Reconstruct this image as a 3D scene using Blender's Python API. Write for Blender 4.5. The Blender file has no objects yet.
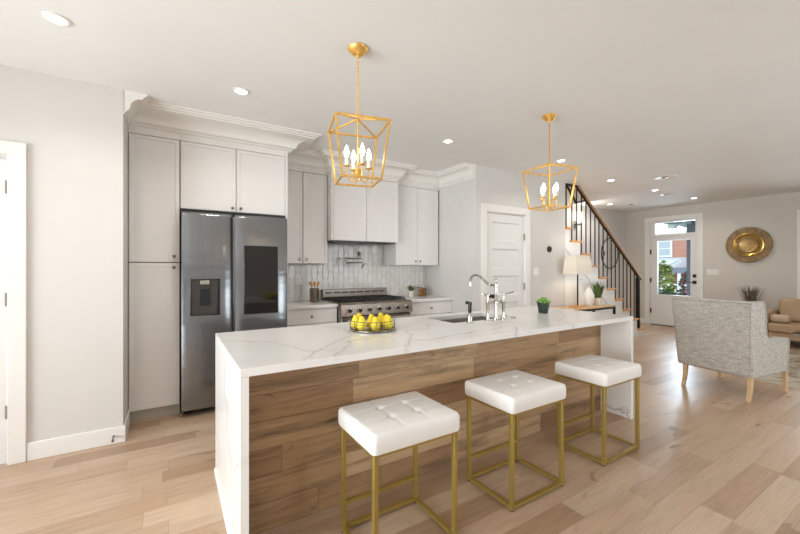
import bpy, bmesh, math, random
from mathutils import Vector, Matrix, noise
random.seed(7)
PI = math.pi
scene = bpy.context.scene
C = scene.collection

# ------------------------------------------------------------ camera, world, daylight, exposure
cam_data = bpy.data.cameras.new('camera'); cam = bpy.data.objects.new('camera', cam_data); C.objects.link(cam)
cam_data.sensor_width = 36; cam_data.lens = 16.56; cam_data.shift_y = 0.0006; cam_data.clip_start = 0.05; cam_data.clip_end = 200
cam.location = (0, 0, 1.35); cam.rotation_euler = (PI/2, 0, -math.radians(31.9))
scene.camera = cam
world = bpy.data.worlds.new('world'); scene.world = world; world.use_nodes = True
bg = world.node_tree.nodes['Background']; bg.inputs[0].default_value = (0.80, 0.90, 1.0, 1); bg.inputs[1].default_value = 2.6
def area(name, loc, rot, sx, sy, power, col):
    l = bpy.data.lights.new(name, 'AREA'); l.shape = 'RECTANGLE'; l.size = sx; l.size_y = sy; l.energy = power; l.color = col
    o = bpy.data.objects.new(name, l); C.objects.link(o); o.location = loc; o.rotation_euler = rot; return o
area('daylight_rear', (-3.75, 0.6, 1.30), (0, -PI/2-0.30, 0), 2.3, 4.6, 350, (0.985, 0.99, 1.0))
area('side_fill', (4.6, -2.58, 1.45), (PI/2+0.15, 0, 0), 2.6, 1.9, 68, (0.985, 0.99, 1.0))  # added fill lamp behind an invented window, brightens island front and cabinets
area('daylight_front', (10.1, 0.75, 1.45), (0, PI/2, 0), 1.7, 1.9, 36, (0.96, 0.98, 1.0))
area('daylight_door', (11.0, 3.83, 1.6), (0, PI/2, 0), 1.9, 1.0, 75, (0.66, 0.82, 1.0))
scene.view_settings.view_transform = 'Standard'; scene.view_settings.look = 'None'
scene.view_settings.exposure = 0.05; scene.view_settings.gamma = 1; scene.view_settings.use_curve_mapping = False
scene.cycles.max_bounces = 10; scene.cycles.diffuse_bounces = 6; scene.cycles.glossy_bounces = 5
scene.cycles.transparent_max_bounces = 12; scene.cycles.sample_clamp_indirect = 4; scene.cycles.caustics_reflective = False
scene.cycles.caustics_refractive = False

# ------------------------------------------------------------ material helpers
def newmat(name):
    m = bpy.data.materials.new(name); m.use_nodes = True
    nt = m.node_tree; return m, nt, nt.nodes['Principled BSDF']
def N(nt, t, **kw):
    n = nt.nodes.new(t)
    for k, v in kw.items():
        if k.startswith('i_'): n.inputs[int(k[2:])].default_value = v
        else: setattr(n, k, v)
    return n
def L(nt, a, b): nt.links.new(a, b)
def mth(nt, op, a, b=None, c=None):
    n = nt.nodes.new('ShaderNodeMath'); n.operation = op
    for i, v in enumerate((a, b, c)):
        if v is None: continue
        if isinstance(v, (int, float)): n.inputs[i].default_value = v
        else: nt.links.new(v, n.inputs[i])
    return n.outputs[0]
def ramp(nt, fac, stops, interp='LINEAR'):
    n = nt.nodes.new('ShaderNodeValToRGB'); n.color_ramp.interpolation = interp
    e = n.color_ramp.elements
    while len(e) < len(stops): e.new(0.5)
    for i, (p, c) in enumerate(stops):
        e[i].position = p; e[i].color = (c[0], c[1], c[2], 1)
    nt.links.new(fac, n.inputs[0]); return n.outputs[0]
def mix(nt, fac, a, b, mode='MIX'):
    n = nt.nodes.new('ShaderNodeMix'); n.data_type = 'RGBA'; n.blend_type = mode
    for i, v in ((0, fac), (6, a), (7, b)):
        if isinstance(v, (int, float)): n.inputs[i].default_value = v
        elif isinstance(v, tuple): n.inputs[i].default_value = (v[0], v[1], v[2], 1)
        else: nt.links.new(v, n.inputs[i])
    return n.outputs[2]
def bump(nt, p, h, strength=0.2, dist=0.01):
    b = nt.nodes.new('ShaderNodeBump'); b.inputs['Strength'].default_value = strength; b.inputs['Distance'].default_value = dist
    nt.links.new(h, b.inputs['Height']); nt.links.new(b.outputs[0], p.inputs['Normal'])
def plain(name, col, rough=0.5, metal=0.0, var=0.03, scale=8, bmp=0.0, bscale=200, emis=0, emcol=None, spec=None, coat=0):
    m, nt, p = newmat(name)
    tc = N(nt, 'ShaderNodeTexCoord'); nz = N(nt, 'ShaderNodeTexNoise'); nz.inputs['Scale'].default_value = scale
    L(nt, tc.outputs['Object'], nz.inputs['Vector'])
    c = ramp(nt, nz.outputs[0], [(0.3, tuple(v*(1-var) for v in col)), (0.7, tuple(min(1, v*(1+var)) for v in col))])
    L(nt, c, p.inputs['Base Color']); p.inputs['Roughness'].default_value = rough; p.inputs['Metallic'].default_value = metal
    if spec is not None: p.inputs['Specular IOR Level'].default_value = spec
    if coat: p.inputs['Coat Weight'].default_value = coat; p.inputs['Coat Roughness'].default_value = 0.1
    if bmp:
        n2 = N(nt, 'ShaderNodeTexNoise'); n2.inputs['Scale'].default_value = bscale; L(nt, tc.outputs['Object'], n2.inputs['Vector'])
        bump(nt, p, n2.outputs[0], bmp, 0.002)
    if emis:
        p.inputs['Emission Color'].default_value = (*(emcol or col), 1); p.inputs['Emission Strength'].default_value = emis
    return m
def planks(name, ramp_stops, w, length, au, av, rough, gapcol, grain=0.5, knots=0.0, gap=0.012):
    m, nt, p = newmat(name)
    tc = N(nt, 'ShaderNodeTexCoord'); sp = N(nt, 'ShaderNodeSeparateXYZ'); L(nt, tc.outputs['Object'], sp.inputs[0])
    u, v = sp.outputs[au], sp.outputs[av]
    vr = mth(nt, 'DIVIDE', v, w); row = mth(nt, 'FLOOR', vr)
    wn = N(nt, 'ShaderNodeTexWhiteNoise', noise_dimensions='1D'); L(nt, row, wn.inputs['W'])
    off = mth(nt, 'MULTIPLY', wn.outputs[0], 7.3)
    ur = mth(nt, 'ADD', mth(nt, 'DIVIDE', u, length), off); col = mth(nt, 'FLOOR', ur)
    cb = N(nt, 'ShaderNodeCombineXYZ'); L(nt, row, cb.inputs[0]); L(nt, col, cb.inputs[1])
    w2 = N(nt, 'ShaderNodeTexWhiteNoise', noise_dimensions='2D'); L(nt, cb.outputs[0], w2.inputs['Vector'])
    rnd = w2.outputs[0]
    # grain, stretched along the board, shifted for each board
    gc = N(nt, 'ShaderNodeCombineXYZ')
    L(nt, mth(nt, 'ADD', mth(nt, 'MULTIPLY', u, 1.3), mth(nt, 'MULTIPLY', rnd, 60)), gc.inputs[0])
    L(nt, mth(nt, 'MULTIPLY', v, 16), gc.inputs[1]); L(nt, mth(nt, 'MULTIPLY', rnd, 31), gc.inputs[2])
    n1 = N(nt, 'ShaderNodeTexNoise'); n1.inputs['Scale'].default_value = 1.0; n1.inputs['Detail'].default_value = 7
    n1.inputs['Roughness'].default_value = 0.72; n1.inputs['Distortion'].default_value = 0.7; L(nt, gc.outputs[0], n1.inputs['Vector'])
    gc2 = N(nt, 'ShaderNodeCombineXYZ')
    L(nt, mth(nt, 'ADD', mth(nt, 'MULTIPLY', u, 5), mth(nt, 'MULTIPLY', rnd, 90)), gc2.inputs[0]); L(nt, mth(nt, 'MULTIPLY', v, 110), gc2.inputs[1])
    n2 = N(nt, 'ShaderNodeTexNoise'); n2.inputs['Scale'].default_value = 1.0; n2.inputs['Detail'].default_value = 3; L(nt, gc2.outputs[0], n2.inputs['Vector'])
    base = ramp(nt, rnd, ramp_stops)
    g1 = ramp(nt, n1.outputs[0], [(0.30, (1-grain,)*3), (0.52, (1, 1, 1)), (0.75, (1+grain*0.12,)*3)])
    c = mix(nt, 1.0, base, g1, 'MULTIPLY')
    g2 = ramp(nt, n2.outputs[0], [(0.3, (0.84, 0.81, 0.78)), (0.6, (1, 1, 1))])
    c = mix(nt, 0.8, c, g2, 'MULTIPLY')
    if knots:
        kc = N(nt, 'ShaderNodeCombineXYZ'); L(nt, mth(nt, 'MULTIPLY', u, 1.0), kc.inputs[0]); L(nt, mth(nt, 'MULTIPLY', v, 3.2), kc.inputs[1]); L(nt, mth(nt, 'MULTIPLY', rnd, 40), kc.inputs[2])
        k = N(nt, 'ShaderNodeTexNoise'); k.inputs['Scale'].default_value = 2.6; k.inputs['Detail'].default_value = 6; k.inputs['Distortion'].default_value = 0.8
        L(nt, kc.outputs[0], k.inputs['Vector'])
        kk = ramp(nt, k.outputs[0], [(0.66, (1, 1, 1)), (0.74, (1-knots,)*3)])
        c = mix(nt, 1.0, c, kk, 'MULTIPLY')
    fv = mth(nt, 'FRACT', vr); fu = mth(nt, 'FRACT', ur)
    gv = mth(nt, 'LESS_THAN', fv, gap); gu = mth(nt, 'LESS_THAN', fu, gap*w/length)
    g = mth(nt, 'MAXIMUM', gv, gu)
    c = mix(nt, mth(nt, 'MULTIPLY', g, 0.55), c, gapcol)
    L(nt, c, p.inputs['Base Color'])
    rr = mth(nt, 'ADD', mth(nt, 'MULTIPLY', n1.outputs[0], 0.15), rough - 0.07); L(nt, rr, p.inputs['Roughness'])
    h = mth(nt, 'SUBTRACT', mth(nt, 'MULTIPLY', n1.outputs[0], 0.25), g); bump(nt, p, h, 0.25, 0.002)
    return m

M = {}
M['wall'] = plain('wall_paint', (0.645, 0.63, 0.61), 0.6, var=0.01, bmp=0.04, bscale=90)
M['wall_front'] = plain('front_wall_paint', (0.60, 0.57, 0.52), 0.6, var=0.01, bmp=0.04, bscale=90)
M['ceiling'] = plain('ceiling_paint', (0.81, 0.81, 0.80), 0.7, var=0.012, scale=2.0, bmp=0.04, bscale=60)
M['trim'] = plain('trim_white', (0.80, 0.79, 0.77), 0.35, var=0.01)
M['crown'] = plain('crown_white', (0.78, 0.76, 0.73), 0.4, var=0.01)
M['cab'] = plain('cabinet_paint', (0.76, 0.745, 0.73), 0.38, var=0.01)
M['door'] = plain('door_paint', (0.76, 0.755, 0.745), 0.35, var=0.01)
M['gap'] = plain('dark_reveal', (0.26, 0.20, 0.14), 0.8)
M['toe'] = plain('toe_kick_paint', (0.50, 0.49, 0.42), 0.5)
M['black'] = plain('black_metal', (0.012, 0.011, 0.010), 0.5, spec=0.25)
M['blackp'] = plain('black_plastic', (0.012, 0.012, 0.013), 0.3)
M['bronze'] = plain('bronze_metal', (0.10, 0.045, 0.028), 0.3, 0.9)
M['iron'] = plain('dark_baluster', (0.03, 0.018, 0.013), 0.5, spec=0.3)
M['nickel'] = plain('polished_nickel', (0.56, 0.53, 0.48), 0.24, 1.0)
M['nickel_dark'] = plain('dark_nickel', (0.30, 0.27, 0.24), 0.25, 1.0)
M['chrome'] = plain('chrome', (0.8, 0.8, 0.8), 0.08, 1.0)
M['gold'] = plain('gold_leaf', (0.86, 0.53, 0.145), 0.34, 1.0, var=0.15, scale=30)
M['gold'].node_tree.nodes['Principled BSDF'].inputs['Metallic'].default_value = 0.75
M['brass'] = plain('brushed_brass', (0.42, 0.31, 0.085), 0.36, 0.7, var=0.05)
M['leather'] = plain('white_leather', (0.80, 0.785, 0.765), 0.42, var=0.015, bmp=0.15, bscale=350)
M['candle'] = plain('candle_sleeve', (0.85, 0.78, 0.62), 0.5)
M['bulb'] = plain('lit_bulb', (1, 0.93, 0.8), 0.3, emis=22, emcol=(1, 0.86, 0.68))
M['lens'] = plain('lit_downlight', (1, 0.97, 0.92), 0.3, emis=14, emcol=(1, 0.95, 0.87))
M['pear'] = plain('yellow_pear', (0.86, 0.66, 0.03), 0.38, var=0.12, scale=18)
M['stem'] = plain('pear_stem', (0.12, 0.07, 0.03), 0.7)
M['greenleaf'] = plain('succulent_green', (0.22, 0.42, 0.07), 0.5, var=0.35, scale=30)
M['darkleaf'] = plain('dark_leaf', (0.09, 0.15, 0.035), 0.5, var=0.4, scale=20)
M['greyleaf'] = plain('grey_leaf', (0.16, 0.14, 0.10), 0.6, var=0.35, scale=20)
M['soil'] = plain('soil', (0.05, 0.035, 0.025), 0.9)
M['potdark'] = plain('dark_green_pot', (0.022, 0.04, 0.034), 0.4)
M['potwhite'] = plain('white_pot', (0.70, 0.66, 0.61), 0.5, var=0.1, scale=40)
M['ceramic'] = plain('white_ceramic', (0.80, 0.79, 0.77), 0.3)
M['plate'] = plain('switch_plate', (0.80, 0.79, 0.77), 0.3)
M['tread'] = plain('oak_tread', (0.62, 0.29, 0.08), 0.4, var=0.2, scale=6)
M['rail'] = plain('oak_handrail', (0.42, 0.20, 0.085), 0.35, var=0.15, scale=6)
M['tabletop'] = plain('console_wood', (0.55, 0.36, 0.19), 0.4, var=0.15, scale=9)
M['legwood'] = plain('pale_oak_leg', (0.58, 0.40, 0.23), 0.45, var=0.15, scale=12)
M['utensil'] = plain('bamboo', (0.60, 0.30, 0.10), 0.5, var=0.2, scale=30)
M['tan'] = plain('tan_upholstery', (0.52, 0.37, 0.23), 0.5, var=0.06, scale=10, bmp=0.1)
M['tanpale'] = plain('pale_tan_upholstery', (0.58, 0.46, 0.33), 0.5, var=0.05, scale=10, bmp=0.1)
M['pasta'] = plain('cookies', (0.62, 0.30, 0.08), 0.6, var=0.6, scale=60)
M['iron_grate'] = plain('cast_iron', (0.015, 0.015, 0.015), 0.6)
M['steel'] = plain('range_steel', (0.25, 0.21, 0.175), 0.33, 1.0, var=0.05)
M['sinksteel'] = plain('sink_steel', (0.55, 0.50, 0.45), 0.3, 0.9)
M['winglass'] = plain('reflecting_window_glass', (0.35, 0.40, 0.42), 0.3)
M['darkglass'] = plain('black_glass', (0.012, 0.010, 0.009), 0.06, 0, spec=0.6)
M['recess'] = plain('dispenser_grey', (0.04, 0.034, 0.030), 0.6, 0.0)
M['red'] = plain('red_mark', (0.35, 0.05, 0.02), 0.4)
M['piping'] = plain('piping', (0.42, 0.39, 0.34), 0.6)
M['nail'] = plain('nailhead', (0.35, 0.30, 0.25), 0.35, 0.9)
M['tanring'] = plain('antique_gold', (0.27, 0.18, 0.09), 0.6, 0.4, var=0.35, scale=14, bmp=0.6, bscale=70)
M['tanring2'] = plain('bright_gold_ring', (0.50, 0.31, 0.08), 0.25, 0.9, var=0.1, scale=14)
M['discinner'] = plain('hammered_gold', (0.42, 0.28, 0.11), 0.42, 0.75, var=0.3, scale=22, bmp=0.8, bscale=60)
M['mirror'] = plain('mirror_glass', (0.85, 0.86, 0.87), 0.03, 1.0, var=0)
M['post_ext'] = plain('slate_porch_post', (0.06, 0.075, 0.09), 0.5)
M['porch_dark'] = plain('porch_ceiling', (0.06, 0.10, 0.10), 0.6)
M['porch_beam'] = plain('porch_beam', (0.32, 0.40, 0.40), 0.6)
M['ext_white'] = plain('exterior_white', (0.72, 0.74, 0.76), 0.6)
M['ext_roof'] = plain('metal_porch_roof', (0.50, 0.54, 0.60), 0.5)
M['ext_grey'] = plain('grey_shingle', (0.16, 0.18, 0.22), 0.8)
M['concrete'] = plain('concrete', (0.45, 0.44, 0.42), 0.9, bmp=0.2, bscale=40)
M['ext_green'] = plain('bush_green', (0.022, 0.06, 0.018), 0.6, var=0.5, scale=5)
M['ext_lime'] = plain('bush_yellow_green', (0.15, 0.20, 0.025), 0.6, var=0.5, scale=5)
M['ext_pink'] = plain('bush_flowers', (0.26, 0.04, 0.07), 0.6, var=0.5, scale=9)

def quartz(name, ax, ay, lines, wide=0.006):
    m, nt, p = newmat(name)
    tc = N(nt, 'ShaderNodeTexCoord')
    sp = N(nt, 'ShaderNodeSeparateXYZ'); L(nt, tc.outputs['Object'], sp.inputs[0])
    cb = N(nt, 'ShaderNodeCombineXYZ'); L(nt, sp.outputs[ax], cb.inputs[0]); L(nt, sp.outputs[ay], cb.inputs[1])
    nz = N(nt, 'ShaderNodeTexNoise'); nz.inputs['Scale'].default_value = 9; nz.inputs['Detail'].default_value = 4; L(nt, cb.outputs[0], nz.inputs['Vector'])
    ns = N(nt, 'ShaderNodeVectorMath', operation='SUBTRACT'); L(nt, nz.outputs['Color'], ns.inputs[0]); ns.inputs[1].default_value = (0.5, 0.5, 0.5)
    d = N(nt, 'ShaderNodeVectorMath', operation='MULTIPLY'); L(nt, ns.outputs[0], d.inputs[0]); d.inputs[1].default_value = (0.07, 0.07, 0)
    P = N(nt, 'ShaderNodeVectorMath', operation='ADD'); L(nt, cb.outputs[0], P.inputs[0]); L(nt, d.outputs[0], P.inputs[1])
    best = None
    for ln in lines:
        for q in range(len(ln)-1):
            A = Vector((*ln[q], 0)); Bv = Vector((*ln[q+1], 0))-A
            pa = N(nt, 'ShaderNodeVectorMath', operation='SUBTRACT'); L(nt, P.outputs[0], pa.inputs[0]); pa.inputs[1].default_value = A
            dt = N(nt, 'ShaderNodeVectorMath', operation='DOT_PRODUCT'); L(nt, pa.outputs[0], dt.inputs[0]); dt.inputs[1].default_value = Bv/Bv.length_squared
            cl = N(nt, 'ShaderNodeClamp'); L(nt, dt.outputs['Value'], cl.inputs[0])
            sc_ = N(nt, 'ShaderNodeVectorMath', operation='SCALE'); sc_.inputs[0].default_value = Bv; L(nt, cl.outputs[0], sc_.inputs['Scale'])
            ds = N(nt, 'ShaderNodeVectorMath', operation='DISTANCE'); L(nt, pa.outputs[0], ds.inputs[0]); L(nt, sc_.outputs[0], ds.inputs[1])
            best = ds.outputs['Value'] if best is None else mth(nt, 'MINIMUM', best, ds.outputs['Value'])
    n2 = N(nt, 'ShaderNodeTexNoise'); n2.inputs['Scale'].default_value = 6; L(nt, cb.outputs[0], n2.inputs['Vector'])
    th = mth(nt, 'MULTIPLY', mth(nt, 'MAXIMUM', mth(nt, 'SUBTRACT', n2.outputs[0], 0.30), 0.09), wide*4)
    core = mth(nt, 'SUBTRACT', 1.0, mth(nt, 'MINIMUM', mth(nt, 'DIVIDE', best, th), 1.0))
    halo = mth(nt, 'MULTIPLY', mth(nt, 'SUBTRACT', 1.0, mth(nt, 'MINIMUM', mth(nt, 'DIVIDE', best, 0.03), 1.0)), 0.10)
    fac = mth(nt, 'ADD', mth(nt, 'MULTIPLY', core, 0.6), halo)
    cloud = N(nt, 'ShaderNodeTexNoise'); cloud.inputs['Scale'].default_value = 3; L(nt, tc.outputs['Object'], cloud.inputs['Vector'])
    base = ramp(nt, cloud.outputs[0], [(0.3, (0.78, 0.775, 0.765)), (0.7, (0.83, 0.825, 0.815))])
    L(nt, mix(nt, fac, base, (0.30, 0.27, 0.26)), p.inputs['Base Color']); p.inputs['Roughness'].default_value = 0.17
    return m
def off(lines, dx, dy): return [[(x-dx, y-dy) for x, y in l] for l in lines]
TOPV = [[(0.25, 2.41), (0.33, 2.36), (0.51, 2.18), (0.60, 1.89), (0.74, 1.82)], [(0.53, 1.73), (0.60, 1.83), (0.78, 2.01), (0.91, 2.107), (0.99, 2.216), (1.04, 2.47), (0.975, 2.56), (0.90, 2.72)],
        [(0.68, 1.707), (0.757, 1.814), (0.848, 1.905), (0.88, 2.018), (0.977, 2.03), (1.25, 2.103), (1.42, 2.35), (1.55, 2.70)], [(1.08, 1.69), (1.15, 1.78), (1.308, 1.979), (1.377, 2.16), (1.526, 2.116), (1.7, 2.3)],
        [(1.20, 1.84), (1.316, 1.80), (1.53, 1.82), (1.77, 1.87), (2.0, 1.86), (2.12, 1.95)], [(2.0, 2.10), (2.1, 1.93), (2.135, 1.84), (1.96, 1.69)], [(2.6, 1.69), (2.68, 1.86), (2.95, 1.98), (3.1, 2.1), (3.05, 2.35)], [(3.1, 2.1), (3.35, 2.16), (3.5, 2.3)]]
M['quartz'] = quartz('veined_quartz', 0, 1, off(TOPV, 1.87, 2.2075))
ENDV = [[(2.30, 0.91), (2.24, 0.80), (2.25, 0.66), (2.10, 0.60), (2.16, 0.48), (1.97, 0.40), (1.90, 0.29), (1.92, 0.10), (1.85, 0.0)], [(1.70, 0.52), (1.82, 0.44), (1.80, 0.25), (1.72, 0.12)], [(2.72, 0.3), (2.5, 0.26), (2.3, 0.12)]]
M['quartz_left'] = quartz('veined_quartz_left_end', 1, 2, off(ENDV, 2.2075, 0))
ENDR = [[(1.97, 0.10), (1.90, 0.07), (1.84, 0.04), (1.80, 0.05), (1.77, 0.035), (1.74, 0.045)], [(1.79, 0.05), (1.77, 0.09), (1.74, 0.10), (1.72, 0.07), (1.735, 0.04), (1.71, 0.02)], [(1.78, 0.06), (1.73, 0.075)]]
M['quartz_right'] = quartz('veined_quartz_right_end', 1, 2, off(ENDR, 2.2075, 0), 0.010)
M['quartz_plain'] = quartz('plain_quartz', 0, 1, [[(-0.3, -0.4), (0.2, 0.1), (0.4, 0.4)]])
M['floor'] = planks('oak_floor', [(0, (0.37, 0.24, 0.15)), (0.15, (0.455, 0.315, 0.21)), (0.5, (0.51, 0.365, 0.255)), (0.85, (0.56, 0.42, 0.305)), (1, (0.45, 0.30, 0.195))], 0.145, 0.85, 0, 1, 0.30, (0.22, 0.14, 0.09), 0.20, 0.5, 0.016)
M['panel'] = planks('walnut_oak_boards', [(0, (0.28, 0.165, 0.085)), (0.3, (0.39, 0.24, 0.13)), (0.7, (0.46, 0.30, 0.165)), (1, (0.60, 0.42, 0.25))], 0.14, 0.95, 0, 2, 0.45, (0.05, 0.03, 0.02), 0.62, 0.62, 0.024)

def linen():
    m, nt, p = newmat('grey_linen')
    tc = N(nt, 'ShaderNodeTexCoord')
    outs = []
    for s in ((14, 14, 190), (260, 260, 30)):
        mp = N(nt, 'ShaderNodeMapping'); L(nt, tc.outputs['Object'], mp.inputs[0]); mp.inputs['Scale'].default_value = s
        n = N(nt, 'ShaderNodeTexNoise'); n.inputs['Scale'].default_value = 1; n.inputs['Detail'].default_value = 2; L(nt, mp.outputs[0], n.inputs['Vector']); outs.append(n.outputs[0])
    s = mth(nt, 'MULTIPLY', mth(nt, 'ADD', outs[0], outs[1]), 0.5)
    c = ramp(nt, s, [(0.36, (0.29, 0.27, 0.235)), (0.5, (0.45, 0.43, 0.39)), (0.62, (0.60, 0.58, 0.54))])
    L(nt, c, p.inputs['Base Color']); p.inputs['Roughness'].default_value = 0.9; bump(nt, p, s, 0.3, 0.003)
    return m
M['linen'] = linen()
def fridge_steel():
    m, nt, p = newmat('stainless_dark')
    tc = N(nt, 'ShaderNodeTexCoord'); mp = N(nt, 'ShaderNodeMapping'); L(nt, tc.outputs['Object'], mp.inputs[0]); mp.inputs['Scale'].default_value = (300, 300, 2)
    n = N(nt, 'ShaderNodeTexNoise'); n.inputs['Scale'].default_value = 1; L(nt, mp.outputs[0], n.inputs['Vector'])
    L(nt, ramp(nt, n.outputs[0], [(0.3, (0.23, 0.238, 0.25)), (0.7, (0.265, 0.275, 0.29))]), p.inputs['Base Color'])
    p.inputs['Metallic'].default_value = 1; p.inputs['Roughness'].default_value = 0.24
    p.inputs['Anisotropic'].default_value = 0.5
    m3 = N(nt, 'ShaderNodeMapping'); L(nt, tc.outputs['Object'], m3.inputs[0]); m3.inputs['Scale'].default_value = (1.5, 1, 7)
    n3 = N(nt, 'ShaderNodeTexNoise'); n3.inputs['Scale'].default_value = 1; L(nt, m3.outputs[0], n3.inputs['Vector']); bump(nt, p, n3.outputs[0], 0.25, 0.02)
    return m
M['fridge'] = fridge_steel()
def glass(name, tint=(1, 1, 1), refl=0.08):
    m, nt, p = newmat(name); nt.nodes.remove(p)
    t = N(nt, 'ShaderNodeBsdfTransparent'); t.inputs[0].default_value = (*tint, 1)
    g = N(nt, 'ShaderNodeBsdfGlossy'); g.inputs['Roughness'].default_value = 0.02
    x = N(nt, 'ShaderNodeMixShader'); lw = N(nt, 'ShaderNodeFresnel'); lw.inputs[0].default_value = 1.4
    L(nt, lw.outputs[0], x.inputs[0]); L(nt, t.outputs[0], x.inputs[1]); L(nt, g.outputs[0], x.inputs[2])
    L(nt, x.outputs[0], nt.nodes['Material Output'].inputs['Surface']); return m
M['glass'] = glass('clear_glass', (0.97, 0.985, 0.98))
M['jarglass'] = glass('jar_glass', (0.93, 0.95, 0.94))
def shade_mat(name, col, emis):
    m, nt, p = newmat(name)
    tc = N(nt, 'ShaderNodeTexCoord'); nz = N(nt, 'ShaderNodeTexNoise'); nz.inputs['Scale'].default_value = 150; L(nt, tc.outputs['Object'], nz.inputs['Vector'])
    L(nt, ramp(nt, nz.outputs[0], [(0.3, tuple(v*0.97 for v in col)), (0.7, col)]), p.inputs['Base Color'])
    p.inputs['Roughness'].default_value = 0.8
    tr = N(nt, 'ShaderNodeBsdfTranslucent'); tr.inputs[0].default_value = (*col, 1)
    x = N(nt, 'ShaderNodeMixShader'); x.inputs[0].default_value = 0.45
    L(nt, p.outputs[0], x.inputs[1]); L(nt, tr.outputs[0], x.inputs[2]); L(nt, x.outputs[0], nt.nodes['Material Output'].inputs['Surface']); return m
M['shade'] = shade_mat('linen_lamp_shade', (0.86, 0.84, 0.80), 0)
M['sconceglass'] = plain('frosted_lit_glass', (1, 0.97, 0.9), 0.4, emis=3.2, emcol=(1, 0.95, 0.86))
def rug_mat():
    m, nt, p = newmat('rug_pile')
    tc = N(nt, 'ShaderNodeTexCoord'); n = N(nt, 'ShaderNodeTexNoise'); n.inputs['Scale'].default_value = 3.2; n.inputs['Detail'].default_value = 6; n.inputs['Distortion'].default_value = 1.5
    L(nt, tc.outputs['Object'], n.inputs['Vector'])
    c = ramp(nt, n.outputs[0], [(0.38, (0.24, 0.20, 0.16)), (0.46, (0.36, 0.31, 0.24)), (0.55, (0.46, 0.40, 0.31)), (0.7, (0.50, 0.44, 0.36))])
    L(nt, c, p.inputs['Base Color']); p.inputs['Roughness'].default_value = 0.95
    n2 = N(nt, 'ShaderNodeTexNoise'); n2.inputs['Scale'].default_value = 400; L(nt, tc.outputs['Object'], n2.inputs['Vector']); bump(nt, p, n2.outputs[0], 0.5, 0.004)
    return m
M['rug'] = rug_mat()
def brick_mat():
    m, nt, p = newmat('red_brick')
    tc = N(nt, 'ShaderNodeTexCoord'); mp = N(nt, 'ShaderNodeMapping'); L(nt, tc.outputs['Object'], mp.inputs[0]); mp.inputs['Rotation'].default_value = (0, PI/2, PI/2)
    sp = N(nt, 'ShaderNodeSeparateXYZ'); L(nt, tc.outputs['Object'], sp.inputs[0]); cb = N(nt, 'ShaderNodeCombineXYZ'); L(nt, sp.outputs[1], cb.inputs[0]); L(nt, sp.outputs[2], cb.inputs[1])
    b = N(nt, 'ShaderNodeTexBrick'); L(nt, cb.outputs[0], b.inputs['Vector']); b.inputs['Color1'].default_value = (0.36, 0.12, 0.07, 1); b.inputs['Color2'].default_value = (0.46, 0.18, 0.11, 1)
    b.inputs['Mortar'].default_value = (0.50, 0.42, 0.36, 1); b.inputs['Scale'].default_value = 1; b.inputs['Brick Width'].default_value = 0.24; b.inputs['Row Height'].default_value = 0.085; b.inputs['Mortar Size'].default_value = 0.008
    L(nt, b.outputs[0], p.inputs['Base Color']); p.inputs['Roughness'].default_value = 0.9; return m
M['brick'] = brick_mat()
def tile_mat():
    m, nt, p = newmat('glazed_white_tile')
    tc = N(nt, 'ShaderNodeTexCoord'); n = N(nt, 'ShaderNodeTexNoise'); n.inputs['Scale'].default_value = 9; L(nt, tc.outputs['Object'], n.inputs['Vector'])
    L(nt, ramp(nt, n.outputs[0], [(0.35, (0.72, 0.70, 0.675)), (0.65, (0.80, 0.785, 0.765))]), p.inputs['Base Color']); p.inputs['Roughness'].default_value = 0.2
    n2 = N(nt, 'ShaderNodeTexNoise'); n2.inputs['Scale'].default_value = 30; L(nt, tc.outputs['Object'], n2.inputs['Vector']); bump(nt, p, n2.outputs[0], 0.1, 0.003)
    return m
M['tile'] = tile_mat()
M['grout'] = plain('grout', (0.64, 0.615, 0.58), 0.8)

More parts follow.
